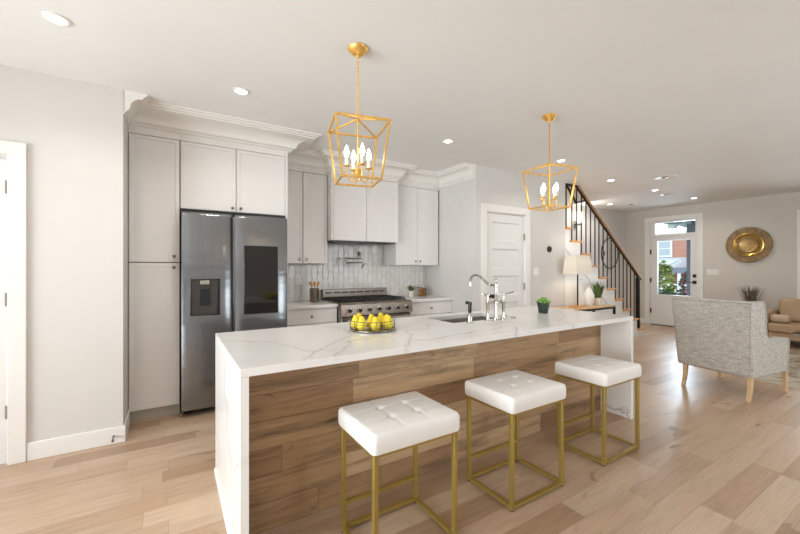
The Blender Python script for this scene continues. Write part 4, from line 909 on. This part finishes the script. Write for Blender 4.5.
# ------------------------------------------------------------ recessed lights and ceiling fixtures
dl0 = None
DL = [(-0.537, 2.742, 'recessed ceiling light nearest the top left corner'), (0.465, 3.10, 'recessed ceiling light in front of the fridge'), (2.566, 3.132, 'recessed ceiling light in front of the right wall cabinets'),
      (4.271, 2.932, 'recessed ceiling light seen through the right gold lantern'), (5.892, 3.169, 'recessed ceiling light just right of the stair rail top'), (7.318, 3.164, 'recessed ceiling light midway down the living room row'),
      (8.817, 3.119, 'recessed ceiling light nearest the entrance door'), (8.101, 4.378, 'recessed ceiling light behind the staircase'),
      (-0.6, -0.6, 'recessed ceiling light behind the camera'), (2.6, -0.6, 'recessed ceiling light over the dining side'), (5.8, -0.3, 'recessed ceiling light over the living room'), (8.2, -0.3, 'recessed ceiling light by the front window')]
for i, (x, y, lb) in enumerate(DL):
    if dl0 is None:
        dl0 = thing('recessed_light', 'x', 'ceiling light'); MB().lathe([(0.044, -0.001), (0.062, -0.001), (0.063, -0.004), (0.047, -0.008), (0.043, -0.006), (0.044, -0.001)], seg=28).build('trim_ring', 'trim', dl0)
        MB().lathe([(0, -0.004), (0.043, -0.004), (0.043, -0.001), (0, -0.001)], seg=28).build('lens', 'lens', dl0); o = dl0
    else: o = copy_tree(dl0)
    o.location = (x, y, H); tag(o, lb, 'ceiling light', 'recessed ceiling lights')
    l = bpy.data.lights.new('downlight', 'AREA'); l.shape = 'DISK'; l.size = 0.08; l.energy = 4.5; l.color = (1, 0.93, 0.84); l.spread = math.radians(140)
    lo = bpy.data.objects.new('downlight', l); C.objects.link(lo); lo.location = (x, y, H-0.012)
df = None
for i, (x, y, r, lb) in enumerate([(6.396, 2.629, 1.3, 'round white ceiling fixture with a dark eye, largest of three'), (7.907, 3.217, 1.0, 'small round ceiling fixture with a dark eye between two lit downlights'), (8.52, 4.14, 0.9, 'small pale ceiling fixture nearest the far corner')]):
    if df is None:
        df = thing('ceiling_fixture', 'x', 'ceiling fixture'); MB().lathe([(0, -0.004), (0.085, -0.004), (0.105, -0.014), (0.125, -0.003), (0.125, -0.0005), (0, -0.0005)], seg=28).build('cover_plate', 'trim', df)
        MB().lathe([(0, -0.016), (0.026, -0.014), (0.036, -0.008), (0.038, -0.004), (0, -0.004)], seg=20).build('eye', 'nickel_dark', df); o = df
    else: o = copy_tree(df)
    o.location = (x, y, H); o.scale = (r, r, 1); tag(o, lb, 'ceiling fixture', 'unlit ceiling fixtures')

# ------------------------------------------------------------ staircase
NX = [8.0, 7.745, 7.475, 7.20, 6.93, 6.66, 6.40, 6.13, 5.86, 5.57, 5.30, 5.03, 4.77]; Z0, RS = 0.152, 0.2055
ys0, ys1 = YH+0.0, YS-0.006
sc = thing('staircase', 'staircase with oak treads and white risers rising towards the kitchen', 'staircase', (6.9, 4.2, 0))
def tread_z(k): return Z0+RS*k
m = MB()
for k in range(len(NX)):
    xr = NX[k]-0.025; xl = NX[k+1]-0.025 if k+1 < len(NX) else xr-0.27
    if xl < 5.425: 
        m.box(max(5.425, xl), max(5.425, xr), YH+T+0.002, ys1, tread_z(k)-0.30, tread_z(k)-0.03) if xr > 5.43 else None
        if xr <= 5.43: m.box(xl, xr, YH+T+0.002, ys1, tread_z(k)-0.30, tread_z(k)-0.03)
        if xr > 5.43: m.box(5.425, xr, ys0, YH+T, 0, tread_z(k)-0.03)
        continue
    m.box(xl, xr, ys0, ys1, 0, tread_z(k)-0.03)
part(m, 'stair_body', 'trim', sc, smooth=False)
for k in range(len(NX)):
    xr = NX[k]; xl = (NX[k+1]-0.025) if k+1 < len(NX) else xr-0.29
    if xl < 5.425 and xr > 5.43: part(B(5.425, xr, ys0-0.03, ys1, tread_z(k)-0.03, tread_z(k)), 'tread', 'tread', sc, bevel=0.008)
    elif xr <= 5.43: part(B(xl, xr, YH+T+0.002, ys1, tread_z(k)-0.03, tread_z(k)), 'tread', 'tread', sc, bevel=0.008)
    else: part(B(xl, xr, ys0-0.03, ys1, tread_z(k)-0.03, tread_z(k)), 'tread', 'tread', sc, bevel=0.008)
# sloping seam line of the side stringer
sl = (tread_z(8)-tread_z(0))/(NX[8]-NX[0])
m = MB(); x_a, x_b = 5.44, 7.55; o_ = -0.46
m.hexa([(x_a, ys0-0.012, tread_z(0)+sl*(x_a-NX[0])+o_-0.02), (x_b, ys0-0.012, tread_z(0)+sl*(x_b-NX[0])+o_-0.02), (x_b, ys0, tread_z(0)+sl*(x_b-NX[0])+o_-0.02), (x_a, ys0, tread_z(0)+sl*(x_a-NX[0])+o_-0.02)],
       [(x_a, ys0-0.012, tread_z(0)+sl*(x_a-NX[0])+o_), (x_b, ys0-0.012, tread_z(0)+sl*(x_b-NX[0])+o_), (x_b, ys0, tread_z(0)+sl*(x_b-NX[0])+o_), (x_a, ys0, tread_z(0)+sl*(x_a-NX[0])+o_)])
part(m, 'stringer_moulding', 'trim', sc)
# railing
rl = thing('stair_railing', 'black stair railing with square balusters and oak handrail', 'railing', (7.8, YH+0.03, tread_z(0)))
RY = YH+0.03; ra, rz_a, rb, rz_b = 5.80, 2.700, 7.83, 1.16
def rail_z(x): return rz_a+(rz_b-rz_a)*(x-ra)/(rb-ra)
dr = Vector((rb-ra, 0, rz_b-rz_a)).normalized(); up = Vector((-dr.z, 0, dr.x)) if dr.x > 0 else Vector((dr.z, 0, -dr.x))
def sbar(x0, x1, off0, off1, hw):
    a = Vector((x0, RY, rail_z(x0))); b = Vector((x1, RY, rail_z(x1))); y = Vector((0, hw, 0)); return MB().hexa([a+up*off0-y, b+up*off0-y, b+up*off0+y, a+up*off0+y], [a+up*off1-y, b+up*off1-y, b+up*off1+y, a+up*off1+y])
part(sbar(ra, rb+0.08, 0.0, 0.035, 0.03), 'handrail', 'rail', rl, bevel=0.008)
part(sbar(ra, rb-0.03, -0.022, -0.001, 0.014), 'rail_channel', 'black', rl)
part(B(rb-0.055, rb+0.005, RY-0.03, RY+0.03, tread_z(0)+0.0005, 1.15), 'newel_post', 'black', rl, bevel=0.004)
for k in range(len(NX)-3):
    n = 2
    for j in range(n):
        x = NX[k]-0.075-j*0.135
        if k == 0: x = NX[0]-0.245
        if x < 5.46 or (k == 0 and j): continue
        zt_ = min(rail_z(x)-0.012, H-0.004) if x > ra-0.02 else H-0.004
        part(B(x-0.0075, x+0.0075, RY-0.0075, RY+0.0075, tread_z(k)+0.0005, zt_), 'baluster', 'iron', rl)
# short return of the rail at the ceiling opening
m = MB(); m.bar((5.50, RY, H-0.02), (5.80, RY, H-0.02), 0.03); m.bar((5.50, RY, H-0.02), (5.79, RY+0.02, 2.44), 0.022); m.bar((5.79, RY+0.02, 2.44), (6.02, RY, 2.50), 0.022); part(m, 'rail_return', 'black', rl)
m = MB(); m.bar((5.53, RY+0.01, H-0.02), (5.82, RY+0.03, 2.46), 0.026); part(m, 'return_cap', 'rail', rl)

ul = bpy.data.lights.new('stairwell_fill', 'POINT'); ul.energy = 14; ul.color = (1, 0.9, 0.78); ul.shadow_soft_size = 0.1; uo = bpy.data.objects.new('stairwell_fill', ul); C.objects.link(uo); uo.location = (6.2, 4.35, 4.3)  # added lamp without a fixture, lifts the dark stairwell opening
# wall sconce and round mirror on the stair wall
sn = thing('wall_sconce', 'glowing glass cylinder sconce on dark bracket on the stair wall', 'wall light', (7.56, YS-0.001, 2.30))
B(-0.05, 0.05, -0.02, 0, -0.08, 0.08).build('backplate', 'nickel_dark', sn, bevel=0.004)
m = MB(); m.cyl((0, -0.02, 0), (0, -0.09, 0), 0.012); m.lathe([(0, -0.03), (0.05, -0.03), (0.055, 0.0), (0.055, 0.015), (0, 0.015)], (0, -0.10, 0), 20); m.build('arm', 'nickel_dark', sn)
MB().lathe([(0, 0.016), (0.06, 0.016), (0.06, 0.26), (0, 0.26)], (0, -0.10, 0), 20).build('glass_shade', 'sconceglass', sn)
pl = bpy.data.lights.new('sconce_bulb', 'POINT'); pl.energy = 7; pl.color = (1, 0.9, 0.78); pl.shadow_soft_size = 0.06; po = bpy.data.objects.new('sconce_bulb', pl); C.objects.link(po); po.location = (7.56, YS-0.30, 2.45)
mr = thing('round_mirror', 'round mirror in thin black frame seen through the balusters', 'mirror', (8.95, YS-0.001, 1.69))
MB().lathe([(0, 0), (0.355, 0), (0.355, -0.012), (0, -0.012)], (0, 0, 0), 48, 'y').build('glass', 'mirror', mr)
MB().tube([(0.36*math.cos(2*PI*i/48), -0.012, 0.36*math.sin(2*PI*i/48)) for i in range(48)], 0.011, 8, True).build('frame', 'black', mr)

# ------------------------------------------------------------ console table with lamp, vase, plant
ct = thing('console_table', 'narrow wood-topped console table with black metal frame below the stairs', 'table', (5.52, 3.43, 0))
cx0, cx1, cy0, cy1, cz = 4.93, 6.185, 3.25, 3.625, 0.732
part(B(cx0, cx1, cy0, cy1, cz-0.022, cz), 'tabletop', 'tabletop', ct, bevel=0.002)
m = MB(); q = 0.03
for y in (cy0, cy1-q): m.box(cx0, cx1, y, y+q, cz-0.052, cz-0.0225)
for x in (cx0, cx1-q): m.box(x, x+q, cy0+q, cy1-q, cz-0.052, cz-0.0225)
part(m, 'frame', 'black', ct)
for x in (cx0, cx1-q):
    for y in (cy0, cy1-q): part(B(x, x+q, y, y+q, 0, cz-0.0525), 'leg', 'black', ct)
lp = thing('table_lamp', 'table lamp with flared cream rectangular shade and slim dark stem', 'lamp', (5.42, 3.43, cz+0.0005))
B(-0.12, 0.12, -0.065, 0.065, 0, 0.02).build('base', 'utensil', lp, bevel=0.003, label='flat wooden base')
MB().cyl((0, 0, 0.02), (0, 0, 0.60), 0.011).build('stem', 'iron', lp)
sh = MB(); zb_, zt_ = 0.515, 0.80; (a1, b1), (a2, b2) = (0.21, 0.12), (0.175, 0.10); tt = 0.003
for (s_a, s_b) in (((-1, -1), (1, -1)), ((1, -1), (1, 1)), ((1, 1), (-1, 1)), ((-1, 1), (-1, -1))):
    o1 = [(s_a[0]*a1, s_a[1]*b1, zb_), (s_b[0]*a1, s_b[1]*b1, zb_), (s_b[0]*(a1-tt), s_b[1]*(b1-tt), zb_), (s_a[0]*(a1-tt), s_a[1]*(b1-tt), zb_)]
    o2 = [(s_a[0]*a2, s_a[1]*b2, zt_), (s_b[0]*a2, s_b[1]*b2, zt_), (s_b[0]*(a2-tt), s_b[1]*(b2-tt), zt_), (s_a[0]*(a2-tt), s_a[1]*(b2-tt), zt_)]
    sh.hexa(o1, o2)
sh.build('lamp_shade', 'shade', lp, smooth=False)
m = MB(); m.cyl((0.03, -0.04, 0.53), (0.03, -0.04, 0.44), 0.0015, seg=6); m.ball((0.03, -0.04, 0.435), 0.008); m.build('pull_chain', 'nickel', lp)
pl = bpy.data.lights.new('table_lamp_bulb', 'POINT'); pl.energy = 6; pl.color = (1, 0.84, 0.66); pl.shadow_soft_size = 0.04; po = bpy.data.objects.new('table_lamp_bulb', pl); C.objects.link(po); po.location = (5.42, 3.43, cz+0.66)
vs = MB().lathe([(0, 0), (0.040, 0), (0.045, 0.004), (0.060, 0.06), (0.070, 0.13), (0.064, 0.19), (0.045, 0.24), (0.028, 0.27), (0.026, 0.29), (0.031, 0.305), (0.026, 0.305), (0.022, 0.28), (0.022, 0.25), (0, 0.24)], seg=72, rib=0.06, ribn=12).build('vase', 'ceramic', angle=70)
vs.location = (5.70, 3.42, cz+0.0005); tag(vs, 'tall white ribbed ceramic vase between the lamp and the plant', 'vase')
pl_ = thing('potted_plant', 'spiky green plant in a white pot at the right end of the console', 'plant', (5.98, 3.43, cz+0.0005))
MB().lathe([(0, 0), (0.05, 0), (0.068, 0.12), (0.062, 0.12), (0.060, 0.105), (0, 0.105)]).build('pot', 'potwhite', pl_)
MB().lathe([(0, 0.107), (0.06, 0.106)]).build('soil', 'soil', pl_)
leaves(80, 0.04, 0.31, 0.026, 0.30, 8, 5).xf(Matrix.Translation((0, 0, 0.10))).build('leaves', 'darkleaf', pl_, fix=False)

# thermostat, switches, door stop
th_o = thing('thermostat', 'round dark bronze thermostat on the hall wall', 'thermostat', (5.01, YH, 1.635))
MB().lathe([(0, 0), (0.048, 0), (0.048, -0.018), (0.042, -0.024), (0, -0.024)], (0, -0.0005, 0), 28, 'y').build('ring', 'bronze', th_o)
MB().lathe([(0, 0), (0.034, 0), (0.034, -0.002), (0, -0.002)], (0, -0.0248, 0), 28, 'y').build('display', 'black', th_o)
outlet('light_switch', 'double white light switch on the wall right of the pantry door', 4.70, YH, 1.29, 'y', 0.12, 0.12, 'switch', 'switch', 2)
outlet('light_switch', 'wide white switch plate on the front wall beside the entrance door', XF, 3.10, 1.255, 'x', 0.21, 0.12, 'switch', 'switch', 4)
dsx = tag(MB().tube([(-0.372, YL-bt-0.0005, 0.06), (-0.372, YL-bt-0.03, 0.058), (-0.370, YL-bt-0.07, 0.05)], [0.009, 0.006, 0.009], 10).build('door_stop', 'nickel_dark'), 'small spring door stop on the baseboard beside the pantry cabinet', 'door stop')

# ------------------------------------------------------------ grey armchair / settee, local +x is its front
ac = thing('wingback_settee', 'grey linen settee with nailhead trim and oak legs, its back to the kitchen', 'armchair', (5.01, 1.595, 0), math.radians(-8.5))
bw_t, bw_b = 0.372, 0.335; zb0, ztop = 0.235, 1.01
m = MB()   # back slab, raked slightly
m.hexa([(-0.03, -bw_b, zb0), (0.09, -bw_b, zb0), (0.09, bw_b, zb0), (-0.03, bw_b, zb0)], [(-0.10, -bw_t, ztop), (-0.01, -bw_t, ztop), (-0.01, bw_t, ztop), (-0.10, bw_t, ztop)])
m.build('backrest', 'linen', ac, bevel=0.018, seg=3)
# side panels: wing sweeping down to the arm, and forward to a rounded front
side = [(-0.025, zb0), (0.64, zb0-0.0), (0.655, 0.30), (0.655, 0.56), (0.63, 0.60), (0.50, 0.615), (0.36, 0.612), (0.26, 0.62), (0.19, 0.66), (0.16, 0.75), (0.14, 0.88), (0.11, 0.985), (0.06, 1.01), (-0.09, 1.008)]
for s_ in (-1, 1):
    m = MB(); k = len(side)
    def yo(x, z, inner): 
        f = (z-zb0)/(ztop-zb0); b = bw_b+(bw_t-bw_b)*f; return s_*(b+0.012-(0.075 if inner else 0))
    m.v = [(x, yo(x, z, False), z) for x, z in side]+[(x, yo(x, z, True), z) for x, z in side]
    m.f = [tuple(range(k)), tuple(reversed(range(k, 2*k)))]+[(i, (i+1) % k, k+(i+1) % k, k+i) for i in range(k)]
    sd = m.build('arm_panel', 'linen', ac, bevel=0.014, seg=3)
    MB().tube([(x, yo(x, z, False)+s_*0.001, z) for x, z in side[1:]], 0.005, 6).build('piping', 'piping', sd)
B(0.05, 0.63, -bw_b+0.06, bw_b-0.06, zb0, 0.36).build('seat_base', 'linen', ac, bevel=0.01)
B(0.10, 0.645, -bw_b+0.065, bw_b-0.065, 0.362, 0.48).build('seat_cushion', 'linen', ac, bevel=0.035, seg=4)
m = MB()
def nail(p): m.ball(p, 0.0045, 6, 4)
for i in range(53): t = -1+2*i/52; nail((-0.1005, bw_t*0.985*t, ztop-0.022))
for s_ in (-1, 1):
    for i in range(52):
        f = i/51; z = zb0+0.02+(ztop-zb0-0.045)*f; b = bw_b+(bw_t-bw_b)*f; nail((-0.031-0.07*(z-zb0)/(ztop-zb0), s_*b*0.965, z))
for i in range(50): t = -1+2*i/49; nail((-0.032, bw_b*0.96*t, zb0+0.02))
nh = m.build('nailhead_trim', 'nail', ac); nh['kind'] = 'stuff'
for sx, sy in ((0, -1), (0, 1), (1, -1), (1, 1)):
    m = MB(); x = 0.0 if sx == 0 else 0.685; y = sy*0.295-0.022; kx = -0.045 if sx == 0 else 0.012
    secs = [(zb0+0.005, 0, 0.024), (0.14, kx*0.15, 0.021), (0.07, kx*0.5, 0.019), (0.0, kx, 0.019)]
    for z, o, r in [(q0, q1, q2*0.9) for q0, q1, q2 in secs]: m.v += [(x+o-r, y-r, z), (x+o+r, y-r, z), (x+o+r, y+r, z), (x+o-r, y+r, z)]
    for i in range(3):
        for j in range(4): m.f.append((i*4+j, i*4+(j+1) % 4, i*4+4+(j+1) % 4, i*4+4+j))
    m.f += [(0, 1, 2, 3), (15, 14, 13, 12)]; m.build('leg', 'legwood', ac, bevel=0.003)

# ------------------------------------------------------------ rug, sofa, coffee table, side table
rgx = thing('area_rug', 'beige area rug with faded grey pattern behind the settee', 'rug', (7.3, 0.75, 0), math.radians(-11))
B(-1.45, 1.35, -1.5, 1.15, 0.0005, 0.008).build('pile', 'rug', rgx, smooth=False)
m = MB(); m.box(-1.462, -1.45, -1.5, 1.15, 0.0005, 0.009); m.box(-1.462, 1.35, 1.15, 1.162, 0.0005, 0.009); m.build('binding', 'tanpale', rgx)
so = thing('sofa', 'tan sofa with low arm and bolster against the front wall', 'sofa', (9.15, 1.05, 0))
def sb(x0, x1, y0, y1, z0, z1, name, mat, bev=0.03, **k): return part(B(x0, x1, y0, y1, z0, z1), name, mat, so, bevel=bev, seg=4, **k)
SY0, SY1 = -0.05, 2.16
sb(8.82, 9.60, SY0+0.105, SY1-0.105, 0.12, 0.24, 'seat_base', 'tan', 0.02)
sb(8.78, 9.45, SY0+0.11, 1.04, 0.245, 0.39, 'seat_cushion', 'tan'); sb(8.78, 9.45, 1.05, SY1-0.11, 0.245, 0.39, 'seat_cushion', 'tan')
sb(9.42, 9.60, SY0+0.105, SY1-0.105, 0.24, 0.74, 'back_frame', 'tan', 0.03)
sb(9.24, 9.43, 1.05, SY1-0.15, 0.395, 0.80, 'back_cushion', 'tan', 0.05); sb(9.24, 9.43, SY0+0.12, 1.04, 0.395, 0.80, 'back_cushion', 'tan', 0.05)
for y0, y1 in ((SY1-0.10, SY1), (SY0, SY0+0.10)): sb(8.80, 9.60, y0, y1, 0.13, 0.595, 'arm', 'tanpale', 0.045)
for x in (8.86, 9.54):
    for y in (SY0+0.06, SY1-0.06): part(MB().cyl((x, y, 0), (x, y, 0.135), 0.014, 0.022), 'leg', 'legwood', so)
bo = MB().lathe([(0, -0.12), (0.045, -0.12), (0.068, -0.10), (0.074, -0.07), (0.074, 0.07), (0.068, 0.10), (0.045, 0.12), (0, 0.12)], seg=24).build('bolster_pillow', 'tanpale')
bo.rotation_euler = (PI/2, 0, math.radians(-8)); bo.location = (8.93, 1.925, 0.466); tag(bo, 'pale tan bolster pillow resting against the near sofa arm', 'pillow')
cf = thing('coffee_table', 'glass coffee table with crossed chrome legs at the right photo edge', 'table', (7.75, 1.02, 0.008))
B(-0.30, 0.30, -0.55, 0.46, 0.415, 0.427).build('glass_top', 'jarglass', cf, bevel=0.002)
m = MB(); 
for a, b in (((-0.30, 0.46), (0.30, 0.46)), ((0.30, 0.46), (0.30, -0.55)), ((0.30, -0.55), (-0.30, -0.55)), ((-0.30, -0.55), (-0.30, 0.46))): m.bar((*a, 0.402), (*b, 0.402), 0.025)
m.build('top_frame', 'nickel', cf)
for x in (-0.28, 0.28):
    for a, b in ((0.44, -0.50), (-0.50, 0.44)): MB().bar((x+(0.013 if a > 0 else -0.013), a, 0.388), (x+(0.013 if a > 0 else -0.013), b, 0.012), 0.022).build('leg', 'nickel', cf)
et = thing('side_table', 'small dark side table hidden behind the grey settee', 'table', (9.25, 2.38, -0.0))
MB().lathe([(0, 0.48), (0.20, 0.48), (0.20, 0.50), (0, 0.50)], seg=28).build('tabletop', 'tabletop', et); MB().cyl((0, 0, 0.02), (0, 0, 0.48), 0.02).build('stem', 'black', et); MB().lathe([(0, 0), (0.15, 0), (0.14, 0.02), (0, 0.02)], seg=24).build('base', 'black', et)
gp_ = thing('potted_grass', 'grey-green grassy plant showing above the settee back', 'plant', (9.25, 2.38, 0.5005))
MB().lathe([(0, 0), (0.11, 0), (0.14, 0.20), (0.13, 0.20), (0.12, 0.17), (0, 0.17)]).build('pot', 'potwhite', gp_); MB().lathe([(0, 0.176), (0.122, 0.174)]).build('soil', 'soil', gp_)
leaves(90, 0.11, 0.36, 0.016, 0.34, 11, 5).xf(Matrix.Translation((0, 0, 0.17))).build('leaves', 'greyleaf', gp_, fix=False)
wd = thing('wall_disc', 'large round hammered gold disc hung on the front wall', 'wall decoration', (XF-0.001, 2.53, 1.795))
MB().lathe([(0, -0.02), (0.345, -0.045), (0.350, -0.040), (0.345, -0.030), (0.2, -0.005), (0, -0.001)], (0, 0, 0), 64, 'x').build('outer_dish', 'tanring', wd)
MB().lathe([(0.235, -0.036), (0.232, -0.052), (0.215, -0.056), (0.195, -0.045), (0.175, -0.034)], (0, 0, 0), 64, 'x').build('middle_ring', 'tanring2', wd)
MB().lathe([(0.0, -0.048), (0.13, -0.042), (0.145, -0.052), (0.150, -0.046), (0.155, -0.028)], (0, 0, 0), 48, 'x').build('inner_dish', 'discinner', wd)

# ------------------------------------------------------------ outside the entrance door
tag(B(9.83, 12.4, 2.2, 6.2, -0.25, -0.02).build('porch_floor', 'concrete', smooth=False), 'concrete porch floor outside the entrance door', 'porch')
tag(B(9.83, 60, -25, 45, -0.8, -0.6).build('street_ground', 'concrete', smooth=False), 'pale pavement and street beyond the porch', 'ground', kind='structure')
pr = thing('porch_roof', 'dark teal porch roof with pale beams seen through the transom', 'roof', (11, 4, 2.6))
part(B(9.83, 12.4, 2.2, 4.95, 2.60, 2.68), 'porch_ceiling', 'porch_dark', pr)
for y in (3.1, 3.7, 4.3): part(B(9.83, 12.2, y, y+0.06, 2.55, 2.60), 'beam', 'porch_beam', pr)
part(B(12.2, 12.4, 2.2, 4.95, 2.48, 2.60), 'fascia', 'porch_beam', pr)
pt_ = thing('porch_post', 'dark slate porch post outside the entrance door', 'post', (12.1, 4.33, -0.02)); B(-0.09, 0.09, -0.09, 0.09, 0.0, 2.615).build('shaft', 'post_ext', pt_, bevel=0.01); B(-0.13, 0.13, -0.13, 0.13, 0, 0.12).build('base', 'post_ext', pt_)
pr2 = thing('porch_railing', 'dark low porch rail beside the slate post', 'railing', (12.1, 3.5, -0.02)); m = MB(); m.box(-0.03, 0.03, -0.8, 0.68, 0.82, 0.88); m.box(-0.03, 0.03, -0.8, 0.68, 0.13, 0.17)
m.build('rail', 'post_ext', pr2)
for i in range(11): B(-0.012, 0.012, -0.75+i*0.14, -0.726+i*0.14, 0.15, 0.82).build('baluster', 'post_ext', pr2)
# neighbour house: facade plane x = 26
hs = thing('neighbour_house', 'red brick house across the street with white windows and porch', 'building', (27, 10, -0.6))
part(B(26, 32, 5.5, 14.5, -0.6, 3.35), 'wall', 'brick', hs, smooth=False)
part(B(25.85, 32, 5.4, 14.6, 3.35, 3.6), 'roof', 'ext_white', hs)
def hwin(yc, z0, z1, w=0.95):
    m = MB(); m.box(25.93, 26.0, yc-w/2-0.12, yc+w/2+0.12, z0-0.12, z1+0.12); f = part(m, 'window_frame', 'ext_white', hs); MB().box(25.91, 25.925, yc-w/2, yc+w/2, z0, (z0+z1)/2-0.03).xf(loc(hs)).build('pane', 'winglass', f); MB().box(25.91, 25.925, yc-w/2, yc+w/2, (z0+z1)/2+0.03, z1).xf(loc(hs)).build('pane', 'winglass', f)
hwin(10.7, 2.1, 2.95, 0.6); hwin(8.4, 2.1, 2.95, 0.6); hwin(13.0, 2.1, 2.95, 0.6)
part(MB().prism([(23.4, 1.35), (26.0, 1.75), (26.0, 1.95), (23.4, 1.45)], 9.6, 12.6, 'xz'), 'porch_canopy', 'ext_roof', hs)
part(MB().prism([(23.4, 1.3), (26.0, 1.3), (26.0, 1.9)], 9.55, 9.62, 'xz'), 'canopy_side', 'ext_white', hs)
m = MB(); m.box(23.4, 26, 6.2, 9.4, 1.05, 1.35); part(m, 'lower_canopy', 'ext_grey', hs)
for y in (6.4, 7.6, 8.9, 9.7, 11.2, 12.4): part(B(23.45, 23.6, y, y+0.15, -0.6, 1.04 if y < 9.5 else 1.34), 'porch_column', 'ext_white', hs)
m = MB(); m.box(23.4, 23.5, 6.2, 12.5, 0.35, 0.45)
for i in range(42): m.box(23.42, 23.48, 6.25+i*0.15, 6.31+i*0.15, -0.4, 0.35)
part(m, 'porch_rail', 'ext_white', hs)
def bush(label, x, y, r, h, mat, seed, fl=None, nleaf=520, cat='shrub', name='shrub'):
    t = thing(name, label, cat, (x, y, -0.6)); rnd = random.Random(seed); m = MB(); mf = MB()
    MB().tube([(0, 0, 0), (0.02, 0.02, h*0.6)], [0.06, 0.03], 8).build('stem', 'stem', t)
    for i in range(nleaf):
        a = rnd.uniform(0, 2*PI); ph = math.acos(rnd.uniform(-0.7, 1)); rr = r*rnd.uniform(0.55, 1)
        p = Vector((rr*math.sin(ph)*math.cos(a), rr*math.sin(ph)*math.sin(a), h*0.5+h*0.5*math.cos(ph)*rnd.uniform(0.7, 1)))
        n = Vector((rnd.gauss(0, 1), rnd.gauss(0, 1), rnd.gauss(0, 1))).normalized(); u, v = ortho(n); s_ = rnd.uniform(0.05, 0.10)
        q = mf if (fl and rnd.random() < 0.35) else m; k = len(q.v); q.v += [tuple(p-u*s_), tuple(p+v*s_*0.6), tuple(p+u*s_), tuple(p-v*s_*0.6)]; q.f.append((k, k+1, k+2, k+3))
    f = m.build('foliage', mat, t, fix=False, smooth=False); f['kind'] = 'stuff'
    if fl and mf.v: f = mf.build('blossom', fl, t, fix=False, smooth=False); f['kind'] = 'stuff'
bush('tall yellow-green shrub at the left of the door glass', 15.4, 6.35, 0.38, 2.2, 'ext_lime', 1)
bush('dark green shrub low in the middle of the door glass', 14.6, 5.0, 0.45, 1.6, 'ext_green', 2, 'ext_pink')
bush('pink-flowering shrub left of the porch post', 16.2, 5.75, 0.5, 2.0, 'ext_green', 3, 'ext_pink')
bush('green shrub low at the left foot of the door glass', 13.3, 5.40, 0.40, 1.3, 'ext_green', 4)
